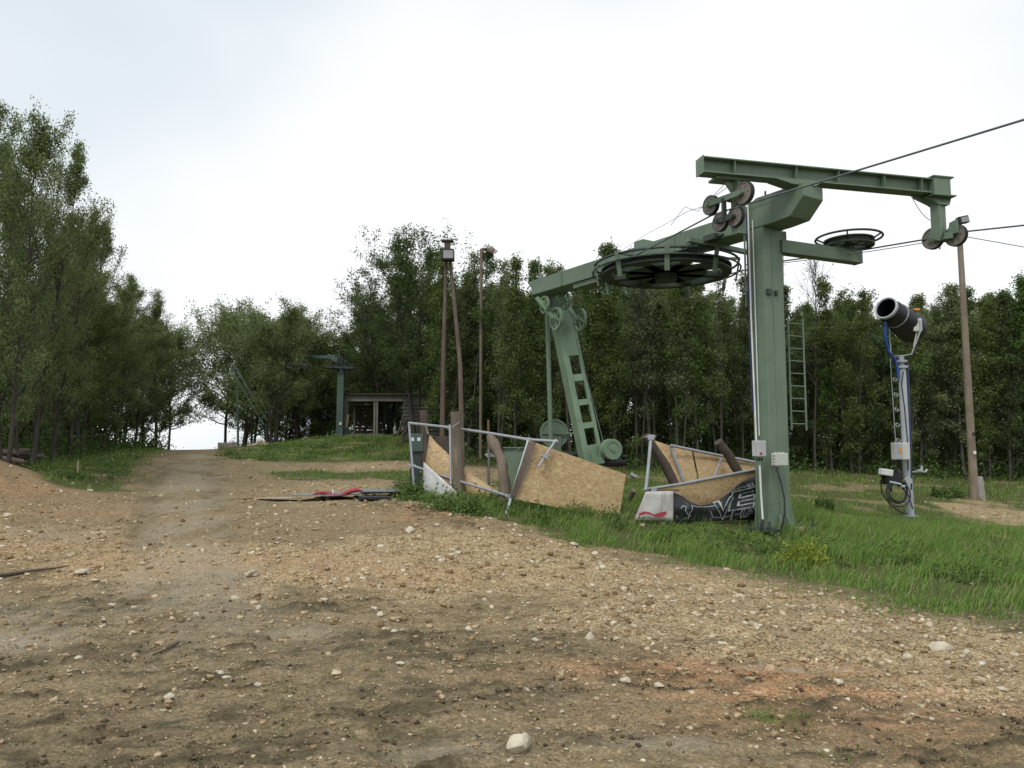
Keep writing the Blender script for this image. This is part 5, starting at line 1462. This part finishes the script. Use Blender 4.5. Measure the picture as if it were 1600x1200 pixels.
    m = MB(); a = L(737, 4); q = P(1446, 737, 22); m.beam(a, q, .04, .03); m.cyl(q - V3((.1, 0, 0)), q - V3((.1, 0, -.16)), .035, 8); m.cyl(q, q + V3((.05, 0, .06)), .03, 8); m.box(q - V3((.18, 0, -.04)), (.1, .1, .05)); m.build('hydrant_arm', 'galv_light', T)
snow_gun()

def utility_pole():
    b = P(1530, 782, 26); z0 = H(b.x, b.y); tp = P(1498, 345, 26)
    T = thing('utility_pole', 'tall weathered wooden pole with a small floodlight at its top on the right', 'pole', (b.x, b.y, z0))
    bot = V3((b.x - .15, b.y, z0 - .2)); pts = [bot.lerp(tp, i / 10) for i in range(11)]
    m = MB(); m.tube(pts, [.135 - .005 * i for i in range(11)], 12, True, .02, 4); m.build('pole', 'wood_pole', T)
    m = MB(); c = P(1504, 344, 25.8); m.box(c, (.34, .2, .24), Matrix.Rotation(-.2, 3, 'Y')); m.beam(c - V3((.3, -.2, .15)), c + V3((0, .1, 0)), .05, .05); lm_ = m.build('floodlight', 'black', T, .01)
    m = MB(); m.box(c + V3((.03, -.105, -.0)), (.26, .012, .17), Matrix.Rotation(-.2, 3, 'Y')); m.build('lens', 'lamp_glass', lm_)
    m = MB(); c = P(1523, 707, 25.8); m.box(c, (.09, .02, .1)); m.build('number_plate', 'white', T)
    m = MB(); c = P(1522, 678, 25.8); m.box(c, (.06, .05, .1)); m.build('clip', 'black', T)
    a = P(1528, 745, 26.1); zz = H(a.x + .2, a.y)
    m = MB(); m.beam(V3((a.x + .08, a.y, zz - .2)), V3((a.x + .0, a.y, a.z)), .22, .2, (0, 1, 0)); whole(m, 'concrete_stub', 'concrete', 'short square concrete stub right beside the foot of the utility pole', 'stub', bevel=.015)
    m = MB(); a = P(1221, 480, 40); m.tube([V3((a.x, a.y, H(a.x, a.y))), P(1222, 345, 40)], .05, 5)
    for v in (362, 380, 396, 414, 430, 446): c = P(1222, v, 40); m.beam(c - V3((.18, 0, 0)), c + V3((.18, 0, .02)), .02, .02)
    whole(m, 'antenna_mast', 'concrete', 'very thin mast with stubby crossbars behind the column above the trees', 'mast', loc=(a.x, a.y, H(a.x, a.y)))
utility_pole()

# ------------------------------------------------------------------ far things by the crest
def far_things():
    b = P(531, 682, 44); z0 = H(b.x, b.y)
    T = thing('lift_pylon', 'far green T shaped lift pylon beside the open wooden shelter', 'pylon', (b.x, b.y, z0))
    top = P(530, 572, 44)
    m = MB(); m.beam(V3((b.x, b.y, z0 - .1)), V3((b.x, b.y, top.z)), .36, .32, (0, 1, 0)); m.build('mast', 'green_pylon', T)
    m = MB(); m.beam(P(445, 557, 45), P(515, 558, 44.2), .16, .18); m.beam(P(512, 556, 44.2), P(540, 568, 43.8), .2, .22); m.build('crossarm', 'green_pylon', T)
    for (u, v) in ((514, 571), (524, 575), (538, 573), (548, 575), (532, 563), (455, 571), (466, 573), (478, 571)):
        c = P(u, v, 43.7); m = MB(); m.cyl(c + V3((0, -.05, 0)), c + V3((0, .05, 0)), .2, 14); m.build('sheave', 'rubber', T)
    m = MB(); m.beam(P(508, 573, 43.6), P(552, 575, 43.6), .05, .1); m.beam(P(448, 572, 43.9), P(484, 572, 43.9), .05, .08); m.beam(P(530, 552, 43.8), P(530, 566, 43.8), .1, .1, (0, 1, 0)); m.build('rocker_arm', 'green_dark', T)
    m = MB(); m.beam(P(466, 558, 44.8), P(466, 572, 43.9), .05, .05, (0, 1, 0)); m.build('hanger', 'green_pylon', T)
    m = MB(); c = P(532, 662, 43.8); m.box(c, (.12, .05, .15)); m.build('plate', 'white', T)
    a = P(372, 695, 45.5); z0 = H(a.x, a.y)
    T = thing('tension_frame', 'far green lift frame with thin mast and slanting lattice strut among the trees', 'lift frame', (a.x, a.y, z0))
    m = MB(); m.tube([V3((a.x, a.y, z0)), P(372, 590, 45.5)], .07, 6); m.build('mast', 'green_pylon', T)
    f0 = P(364, 574, 45.3); f1 = P(416, 662, 44.8); dd = (f1 - f0).normalized(); sdv = dd.cross(V3((0, 1, 0))).normalized()
    m = MB(); m.beam(f0 - sdv * .14, f1 - sdv * .14, .08, .12, (0, 1, 0)); m.beam(f0 + sdv * .14, f1 + sdv * .14, .08, .12, (0, 1, 0))
    for k in range(7): q = f0.lerp(f1, (k + .3) / 7); m.beam(q - sdv * .1, q + sdv * .1, .08, .22, (0, 1, 0))
    m.build('strut', 'green_pylon', T)
    m = MB(); m.tube([f1, V3((f1.x + .15, f1.y, H(f1.x, f1.y)))], .1, 6); m.build('foot', 'green_dark', T)
    # open shelter
    c = P(568, 680, 44.5); z0 = H(c.x, c.y)
    T = thing('open_shelter', 'small open fronted wooden shelter with grey fascia right of the far pylon', 'shelter', (c.x, c.y, z0))
    def pt(u, v, d=44.5): return P(u, v, d)
    zt = pt(568, 617).z; zb = pt(568, 627).z
    m = MB(); m.beam(V3((pt(535, 617).x, 44.5, (zt + zb) / 2)), V3((pt(640, 617).x, 44.5, (zt + zb) / 2)), .05, zt - zb); m.build('fascia', 'slat', T)
    for u, k in ((539, .16), (542.5, .1), (585, .12), (589, .1)):
        x = pt(u, 650).x; m = MB(); m.beam(V3((x, 44.56, z0 - .2)), V3((x, 44.56, zb + .1)), k, .1, (0, 1, 0)); m.build('post', 'slat', T)
    for u in (539, 589):
        x = pt(u, 650).x; m = MB(); m.beam(V3((x, 47.2, z0 - .2)), V3((x, 47.2, zb - .1)), .14, .1, (0, 1, 0)); m.build('post', 'slat', T)
    m = MB(); m.prism([V3((pt(532, 617).x, 44.3, zt + .01)), V3((pt(645, 617).x, 44.3, zt + .01)), V3((pt(645, 617).x, 47.6, zt - .25)), V3((pt(532, 617).x, 47.6, zt - .25))], UP * .06); m.build('roof', 'wood_dark', T)
    for k in range(9):
        z = z0 + .1 + k * .21; m = MB(); m.beam(V3((pt(537, 650).x, 47.3, z)), V3((pt(590, 650).x, 47.3, z)), .03, .17); m.build('back_board', 'wood_dark', T)
    m = MB(); m.beam(V3((pt(535, 650).x, 44.4, z0 + .0)), V3((pt(600, 650).x, 44.4, z0 + .03)), .12, .14); m.build('sill', 'slat', T)
    m = MB(); m.beam(P(541, 668, 44.3), P(544, 648, 44.3), .12, .05, (0, 1, 0)); m.build('loose_board', 'wood_pale', T)
    # slatted shed
    c = P(660, 676, 38.2); z0 = H(c.x, c.y)
    T = thing('slatted_shed', 'wooden shed clad with spaced grey slats behind the tube railing', 'shed', (c.x, c.y, z0))
    x0, x1 = P(628, 650, 38.2).x, P(697, 650, 38.2).x; zt = P(660, 617, 38.2).z
    n = 11; dz = (zt - .35 - z0) / n
    for k in range(n):
        m = MB(); z = z0 + .1 + dz * k; m.beam(V3((x0 + .04 * (k % 3), 38.2, z)), V3((x1 - .03 * (k % 2), 38.2, z + .02)), .03, dz * .68); m.build('slat', 'slat', T)
    m = MB(); m.beam(V3((x0, 38.2, zt - .15)), V3((x1 + .1, 38.2, zt - .15)), .04, .36); m.build('fascia', 'slat', T)
    for x in (x0 + .1, (x0 + x1) / 2, x1 - .1):
        m = MB(); m.beam(V3((x, 38.3, z0 - .2)), V3((x, 38.3, zt - .2)), .1, .1, (0, 1, 0)); m.build('post', 'slat', T)
    m = MB(); m.prism([V3((x0 - .2, 38.0, zt)), V3((x1 + .3, 38.0, zt)), V3((x1 + .3, 41.0, zt + .25)), V3((x0 - .2, 41.0, zt + .25))], UP * .07); m.build('roof', 'slat', T)
    m = MB(); m.box(((x0 + x1) / 2, 40.8, (z0 + zt) / 2), (x1 - x0, .06, zt - z0)); m.build('back_wall', 'wood_dark', T)
    # tangle of old timber left of the shed
    for k, (u0, v0, u1, v1) in enumerate(((618, 678, 636, 655), (622, 678, 630, 650), (612, 678, 640, 668), (628, 680, 640, 660))):
        m = MB(); m.tube([P(u0, v0 + 2, 37.8), P(u1, v1, 37.9)], .05, 6); whole(m, 'old_timber', 'wood_dark', 'weathered timber leaning in the tangle left of the slatted shed', 'timber', 'tangle of timbers left of the slatted shed')
    # concrete block, stone heap
    c = P(355, 694, 44); z0 = H(c.x, c.y); m = MB(); m.box((c.x, c.y, z0 + .25), (.85, .6, .6)); whole(m, 'concrete_block', 'concrete', 'grey concrete block under the trees beside the thin green mast', 'block', bevel=.03)
    r = random.Random(2)
    V_ = []; 
    for k in range(46):
        u = r.gauss(408, 11); dist = abs(u - 408) / 22; v = 697 - max(0, (1 - dist)) * r.uniform(0, 9)
        p = P(u, v, 41.5 + r.uniform(-.5, .8)); z_ = max(p.z, H(p.x, p.y) + .02)
        m = MB(); s = r.uniform(.07, .17); rock_shape(m, V3((p.x, p.y, z_)), s, k); whole(m, 'heap_stone', 'rock', 'pale stone lying in the heap at the foot of the broad grey green tree', 'stone', 'stones of the heap below the trees')

def rock_shape(m, c, s, seed, flat=.65):
    import bmesh
    r = random.Random(seed * 7 + 1)
    bm = bmesh.new(); bmesh.ops.create_icosphere(bm, subdivisions=1 if s < .035 else 2, radius=1)
    ax = [r.uniform(.7, 1.25), r.uniform(.6, 1.0), r.uniform(.45, .8) * flat / .65]
    cuts = [(V3((r.gauss(0, 1), r.gauss(0, 1), r.gauss(0, 1))).normalized(), r.uniform(.45, .8)) for _ in range(7)]
    for v in bm.verts:
        p = v.co.copy()
        for nrm, d in cuts:
            k = p.dot(nrm)
            if k > d: p -= nrm * (k - d)
        p *= 1 + r.uniform(-.04, .04)
        v.co = V3((p.x * ax[0], p.y * ax[1], p.z * ax[2])) * s
    R = Matrix.Rotation(r.uniform(0, 6.28), 3, 'Z') @ Matrix.Rotation(r.uniform(-.3, .3), 3, 'X')
    vs = [c + R @ v.co for v in bm.verts]; fs = [tuple(v.index for v in f.verts) for f in bm.faces]; bm.free()
    m.add(vs, fs)
far_things()

# ------------------------------------------------------------------ things lying about
def litter_things():
    def onground(u, v, lift=.0):
        x, y = ground_at(u, v); return V3((x, y, H(x, y) + lift))
    def flat(pts, lift, th, mat, name, label, cat):
        q = [onground(u, v) for u, v in pts]; zz = sum(p.z for p in q) / len(q)
        q = [V3((p.x, p.y, p.z * .5 + zz * .5 + lift)) for p in q]
        m = MB(); m.prism(q, UP * th); return whole(m, name, mat, label, cat)
    flat([(398, 784), (470, 785), (470, 780), (440, 780)], .03, .018, 'wood_pale', 'wood_sheet', 'pale thin wood sheet, leftmost of the flat sheets lying on the gravel', 'sheet')
    flat([(447, 783), (520, 785), (580, 779), (640, 777), (560, 775), (500, 777)], .09, .02, 'sheet_grey', 'metal_sheet', 'grey flat sheet lying under the red tarpaulin on the gravel', 'sheet')
    flat([(565, 781), (622, 780), (640, 773), (560, 774)], .14, .02, 'sheet_grey', 'metal_sheet', 'grey flat sheet stacked on top at the right end of the pile', 'sheet')
    flat([(560, 786), (612, 784), (600, 780), (560, 781)], .03, .05, 'black', 'rubber_mat', 'black mat peeping out under the right end of the sheets', 'mat')
    flat([(606, 769), (622, 770), (622, 767), (606, 767)], .04, .02, 'galv', 'metal_strip', 'short grey strip on the gravel above the pile of sheets', 'strip')
    # red tarpaulin roll
    a = onground(487, 784, .14); b = onground(566, 782, .17); m = MB()
    pts = [a.lerp(b, t) + UP * .04 * math.sin(t * 9) for t in [i / 9 for i in range(10)]]
    m.tube(pts, [.01, .03, .04, .035, .04, .035, .05, .055, .04, .01], 9, True, .25, 5)
    T = whole(m, 'red_tarpaulin', 'red', 'rolled red tarpaulin tied with a white band on the flat sheets', 'tarpaulin')
    m = MB(); c = a.lerp(b, .42); m.torus(c + UP * .03, b - a, .055, .014, 16, 5); o = m.build('tie_band', 'white', None); o.parent = T; o.location = -T.location
    # small stake, branch, log heap at the left
    p = onground(121, 742); m = MB(); m.tube([p, p + V3((.0, 0, .33)) ], [.03, .022], 6); whole(m, 'wooden_stake', 'wood_pale', 'short pale stake standing in the left grass patch', 'stake')
    pts = [onground(u, v, .03) for u, v in ((-20, 905), (20, 899), (50, 896), (88, 893), (108, 890))]
    m = MB(); m.tube(pts, [.025, .022, .018, .012, .006], 6, True, .2); whole(m, 'dead_branch', 'wood_dark', 'thin dark fallen branch at the left edge of the gravel', 'branch')
    pts = [onground(u, v, .03) for u, v in ((278, 1014), (255, 1022), (238, 1028))]
    m = MB(); m.tube(pts, [.014, .01, .005], 5, True, .2); whole(m, 'dead_twig', 'wood_dark', 'short dark twig on the mud left of centre', 'twig')
    r = random.Random(11)
    for k in range(9):
        c = P(r.uniform(-14, 24), 728, 19.5 + r.uniform(-.5, .6)); z = H(c.x, c.y); z1 = z + .1 + .12 * (k // 3)
        a = r.uniform(-.4, .4); d = V3((math.cos(a) * .55, math.sin(a) * .55 + .2, r.uniform(-.1, .1)))
        m = MB(); cc = V3((c.x, c.y, z1)); m.tube([cc - d, cc + d * .2, cc + d], [.07, .075, .06], 8, True, .08, k)
        whole(m, 'cut_log', 'wood_brown' if k % 2 else 'wood_dark', 'short cut log in the brown heap at the left edge by the trunks', 'log', 'logs of the heap at the left edge')
    # stones: singled out ones
    def rock(u, v, s, lab, mat='rock', seed=1, flat=.65, group=None):
        p = onground(u, v); m = MB(); rock_shape(m, p + UP * s * .25, s, seed, flat); return whole(m, 'stone', mat, lab, 'stone', group)
    rock(809, 1182, .095, 'white fist sized limestone alone at the bottom centre on the mud', seed=3, flat=.95)
    rock(1212, 835, .11, 'pale stone against the foot of the green column', seed=4)
    rock(1250, 832, .16, 'orange stone right of the column foot', 'rock_orange', 5)
    rock(1234, 836, .1, 'small orange stone between the two stones at the column foot', 'rock_orange', 6)
    rock(896, 853, .13, 'flat white stone at the grass edge below the slanting chipboard', seed=7, flat=.35)
    rock(1185, 1087, .0001 + .06, 'orange stone in the reddish clay patch', 'rock_orange', 8)
    rock(1470, 1012, .11, 'largest pale stone of the right gravel field', seed=9)
    rock(978, 1063, .06, 'pale stone left of the reddish clay patch', seed=10)
    rock(128, 898, .13, 'white flat stone beside the tip of the fallen branch', seed=12, flat=.4)
    rock(640, 828, .0001 + .1, 'pale stone on the gravel left of the weeds', seed=13)
    rock(395, 900, .13, 'pale stone cluster member beside the grey damp patch', seed=14, flat=.5)
    rg = random.Random(21)
    for k in range(330):
        u = rg.uniform(-40, 1640); v = rg.triangular(815, 1200, 960)
        x, y = ground_at(u, v)
        g_, pale_, clay_, mud_, _, _ = masks(np.array([x]), np.array([y]))
        if g_[0] > .4 or rg.random() > pale_[0] + .15: continue
        s = rg.choice([.02, .025, .03, .035, .05]) * min(1.5, (.5 if u < 900 else .75) + .5 * (1200 - v) / 250) * rg.uniform(.8, 1.2)
        m = MB(); p = V3((x, y, H(x, y))); rock_shape(m, p + UP * s * .1, s, 100 + k, rg.uniform(.4, .8))
        whole(m, 'stone', 'rock_orange' if rg.random() < .3 + .5 * clay_[0] else 'rock', 'loose pale limestone chunk lying in the gravel of the track', 'stone', 'larger stones scattered over the gravel')
litter_things()

# ------------------------------------------------------------------ gravel, clods, grass, weeds (nobody could count them)
def sample_ground(n, y0, y1, spread, seed, power=1.0):
    g = np.random.default_rng(seed)
    y = y0 * (y1 / y0) ** (g.random(n) ** power); x = g.uniform(-1, 1, n) * (y * spread + .8)
    return x, y, g

def chunk_mesh(x, y, z, s, g, big):
    n = len(x)
    if big:
        base = np.array([(sx, sy, sz) for sx in (-1, 1) for sy in (-1, 1) for sz in (-1, 1)], float) * .62
        tri = np.array([(0, 1, 3), (0, 3, 2), (4, 6, 7), (4, 7, 5), (0, 4, 5), (0, 5, 1), (2, 3, 7), (2, 7, 6), (0, 2, 6), (0, 6, 4), (1, 5, 7), (1, 7, 3)])
    else:
        base = np.array([(1, 0, 0), (-1, 0, 0), (0, 1, 0), (0, -1, 0), (0, 0, 1), (0, 0, -1)], float)
        tri = np.array([(0, 2, 4), (2, 1, 4), (1, 3, 4), (3, 0, 4), (2, 0, 5), (1, 2, 5), (3, 1, 5), (0, 3, 5)])
    k = len(base)
    v = base[None] * (1 + g.uniform(-.5, .45, (n, k, 3)))
    v *= g.uniform([.75, .55, .35], [1.3, 1.0, .75], (n, 3))[:, None, :]
    t = g.uniform(-.5, .5, n); c, s_ = np.cos(t)[:, None], np.sin(t)[:, None]
    v[..., 1], v[..., 2] = v[..., 1] * c - v[..., 2] * s_, v[..., 1] * s_ + v[..., 2] * c
    t = g.uniform(0, 6.28, n); c, s_ = np.cos(t)[:, None], np.sin(t)[:, None]
    v[..., 0], v[..., 1] = v[..., 0] * c - v[..., 1] * s_, v[..., 0] * s_ + v[..., 1] * c
    v = v * s[:, None, None] + np.stack([x, y, z], 1)[:, None, :]
    f = (tri[None] + (np.arange(n) * k)[:, None, None]).ravel()
    return v.reshape(-1, 3), f

def stuff_mesh(name, V, F, n, mat, label):
    o = link_mesh(name, np_mesh(name, V, F, n, mat)); tag(o, label, name.replace('_', ' '), kind='stuff'); return o

def gravel():
    parts = []
    for (n, y0, y1, smin, smax, big, seed, pw) in ((200000, 2.6, 17, .004, .015, False, 31, .85), (52000, 2.8, 30, .012, .055, True, 32, .8)):
        x, y, g = sample_ground(n, y0, y1, .72, seed, pw)
        mk_ = masks(x, y); gr, pale, clay, mud = mk_[:4]
        keep = g.random(n) < np.clip(pale * 1.05 + clay * .5 - mud * .3 + (.16 if big else .34), .14, 1) * (1 - gr * .93)
        keep &= fbm(x * 3, y * 3, 99, 2) + g.uniform(-.25, .25, n) > .3
        keep &= g.random(n) > .6 * (1 - sstep(.5, 1.3, seg_dist(x, y, TRACKC))) * (y > 9)
        x, y, mk_ = x[keep], y[keep], tuple(a[keep] for a in mk_)
        z = full_h(x, y, mk_)
        s = smin + (smax - smin) * g.random(len(x)) ** (5.5 if big else 2.4)
        s = s * (1 + np.clip((y - 9) / 14, 0, .35)) * np.clip(y / 8.5, .5, 1)
        V, F = chunk_mesh(x, y, z + s * .18, s, g, big); parts.append((V, F))
        print('stones', len(x))
    V = np.vstack([parts[0][0], parts[1][0]]); F = np.r_[parts[0][1], parts[1][1] + len(parts[0][0])]
    stuff_mesh('gravel', V, F, 3, 'stones', 'loose limestone gravel spread over the track')
    x, y, g = sample_ground(30000, 2.8, 16, .7, 33)
    mk_ = masks(x, y); keep = g.random(len(x)) < mk_[3] * (1 - mk_[0]) * .8
    x, y, mk_ = x[keep], y[keep], tuple(a[keep] for a in mk_)
    s = .006 + .02 * g.random(len(x)) ** 3
    V, F = chunk_mesh(x, y, full_h(x, y, mk_) + s * .1, s, g, False)
    stuff_mesh('mud_clods', V, F, 3, 'clod', 'dark clods of churned mud on the track')
gravel()

def blades(x, y, z, hgt, wid, g, lean=(.25, 0), segs=2):
    n = len(x); az = g.uniform(0, 6.28, n)
    wx, wy = np.cos(az) * wid / 2, np.sin(az) * wid / 2
    bx = g.normal(lean[0], .28, n) * hgt; by = g.normal(lean[1], .28, n) * hgt
    P0 = np.stack([x, y, z - .01], 1)
    if segs == 1:
        V = np.stack([P0 + np.stack([-wx, -wy, 0 * x], 1), P0 + np.stack([wx, wy, 0 * x], 1), P0 + np.stack([bx, by, hgt], 1)], 1).reshape(-1, 3)
        return V, np.arange(3 * n)
    m = P0 + np.stack([bx * .35, by * .35, hgt * .6], 1)
    o = np.stack([wx * .75, wy * .75, 0 * x], 1)
    V = np.stack([P0 - np.stack([wx, wy, 0 * x], 1), P0 + np.stack([wx, wy, 0 * x], 1), m - o, m + o, P0 + np.stack([bx, by, hgt * .97], 1)], 1).reshape(-1, 3)
    F = (np.array([(0, 1, 3), (0, 3, 2), (2, 3, 4)])[None] + (np.arange(n) * 5)[:, None, None]).ravel()
    return V, F

def grass():
    Vs = []; Fs = []; off = 0
    # lush strip in front of the station
    g = np.random.default_rng(50)
    n = 260000; y = g.uniform(7.5, 22, n); x = g.uniform(-4.5, 20, n)
    mk_ = masks(x, y); cl = fbm(x * 1.6, y * 1.6, 44, 3)
    a_sd = poly_sd(x, y, POLY_A)
    keep = (np.abs(x) < y * .8) & (g.random(n) < mk_[0] * np.clip(.1 + 2.6 * (cl - .3), .08, 1)) & (a_sd > -1.7)
    x, y, cl, a_sd = x[keep], y[keep], cl[keep], a_sd[keep]; mk_ = tuple(a[keep] for a in mk_)
    h = (.05 + .19 * np.clip((cl - .25) * 2, 0, 1) * sstep(-.4, 1.0, a_sd)) * g.uniform(.6, 1.5, len(x)) * (1 - .55 * sstep(17, 20, y))
    h = h * (1 - .6 * ((y > 14.3) & (y < 16.2) & (x > 2.3) & (x < 5.1)))
    V, F = blades(x, y, full_h(x, y, mk_), h, g.uniform(.008, .017, len(x)), g, (.45, -.05)); Vs.append(V); Fs.append(F + off); off += len(V); print('blades', len(x))
    # farther grass, wider tufts
    n = 150000; y = g.uniform(14, 52, n); x = g.uniform(-24, 34, n)
    keep = (np.abs(x) < y * .78); x, y = x[keep], y[keep]
    mk_ = masks(x, y); lit = sstep(0, 4, y - (28 + np.clip(x, -8, 20) * .18)) * (x > -3)
    keep = (g.random(len(x)) < mk_[0] * (1 - .8 * lit)) & ((y > 20) | (x < -4))
    x, y = x[keep], y[keep]; mk_ = tuple(a[keep] for a in mk_)
    V, F = blades(x, y, full_h(x, y, mk_), g.uniform(.05, .18, len(x)), g.uniform(.018, .04, len(x)), g, (.3, 0), 1); Vs.append(V); Fs.append(F + off); off += len(V); print('far blades', len(x))
    # thin sprouts on the gravel
    x, y, g2 = sample_ground(60000, 3, 16, .7, 52)
    mk_ = masks(x, y); pt = fbm(x * 1.1, y * 1.1, 66, 4)
    keep = (g2.random(len(x)) < sstep(.55, .68, pt) * (1 - mk_[0]) * (.3 + .7 * mk_[3])); x, y = x[keep], y[keep]; mk_ = tuple(a[keep] for a in mk_)
    V, F = blades(x, y, full_h(x, y, mk_), g2.uniform(.012, .04, len(x)), g2.uniform(.003, .007, len(x)), g2, (.2, 0), 1); Vs.append(V); Fs.append(F + off); off += len(V)
    n = 5000; y = g.uniform(9.5, 20, n); x = g.uniform(-3, 17, n); mk_ = masks(x, y); keep = (g.random(n) < mk_[0]) & (fbm(x * 1.2, y * 1.2, 120, 3) > .5)
    x, y = x[keep], y[keep]; mk_ = tuple(a[keep] for a in mk_)
    V, F = blades(x, y, full_h(x, y, mk_), g.uniform(.25, .5, len(x)), g.uniform(.004, .009, len(x)), g, (.3, 0)); Vs.append(V); Fs.append(F + off); off += len(V)
    cx, cy = ground_at(1205, 1125); n = 1100; x = g.normal(cx, .13, n) + .05 * np.sin(np.arange(n)); y = g.normal(cy, .13, n)
    V, F = blades(x, y, full_h(x, y), g.uniform(.008, .045, n), g.uniform(.003, .006, n), g, (.2, 0), 1); Vs.append(V); Fs.append(F + off); off += len(V)
    stuff_mesh('grass', np.vstack(Vs), np.concatenate(Fs), 3, 'grass', 'wind blown green grass on the slope')
grass()

def weeds():
    r = random.Random(9); C = []; S = []
    for k in range(150):
        u = r.uniform(622, 1000) if k < 70 else r.uniform(1000, 1600)
        v = (np.interp(u, [622, 700, 800, 1000], [776, 788, 800, 815]) if u < 1000 else np.interp(u, [1000, 1250, 1600], [835, 862, 905])) + r.uniform(-14, 16)
        x, y = ground_at(u, v); s = r.uniform(.12, .3) * (1.35 if u < 800 else 1); C.append((x, y, 0)); S.append((s, s, s * r.uniform(.6, 1.2)))
    for k in range(120):
        u = r.uniform(350, 640); v = r.uniform(685, 722); x, y = ground_at(u, v); s = r.uniform(.2, .5); C.append((x, y, 0)); S.append((s, s, s * .4))
    for k in range(40):
        u = r.uniform(40, 210); v = r.uniform(712, 750); x, y = ground_at(u, v); s = r.uniform(.15, .35); C.append((x, y, 0)); S.append((s, s, s * .5))
    C = np.array(C); C[:, 2] = full_h(C[:, 0], C[:, 1])
    V = leaf_cloud(C, S, 26000, .05, 77)
    stuff_mesh('weeds', V, np.arange(len(V)), 4, 'weed', 'leafy weeds growing through the grass around the pits')
    def clump(name, u, v, R, hh, n, leaf, mat, label, cat):
        x, y = ground_at(u, v); g = random.Random(int(u))
        C = [(g.gauss(0, R * .5), g.gauss(0, R * .4), .02) for _ in range(12)]; S = [(R * .35, R * .35, hh * g.uniform(.5, 1)) for _ in range(12)]
        V = leaf_cloud(C, S, n, leaf, int(u), .5, .2)
        o = link_mesh(name, np_mesh(name, V, np.arange(len(V)), 4, mat), loc=(x, y, H(x, y))); tag(o, label, cat)
    clump('yellow_green_weed', 1262, 884, .4, .34, 2600, .05, 'weed_yellow', 'bright yellow green weed clump in the grass below the column', 'plant')
    clump('leafy_bush', 640, 782, .32, .32, 1500, .06, 'weed', 'leafy dark bush at the foot of the left railing post', 'bush')
    clump('leafy_bush', 1289, 798, .22, .3, 900, .06, 'weed', 'small round bush on the far grass right of the column', 'bush')
    clump('leafy_bush', 1482, 778, .4, .4, 1000, .07, 'weed', 'dark bush left of the foot of the utility pole', 'bush')
    clump('leafy_bush', 1063, 752, .3, .25, 600, .07, 'weed', 'low bush behind the leaning timber of the right pit', 'bush')
weeds()
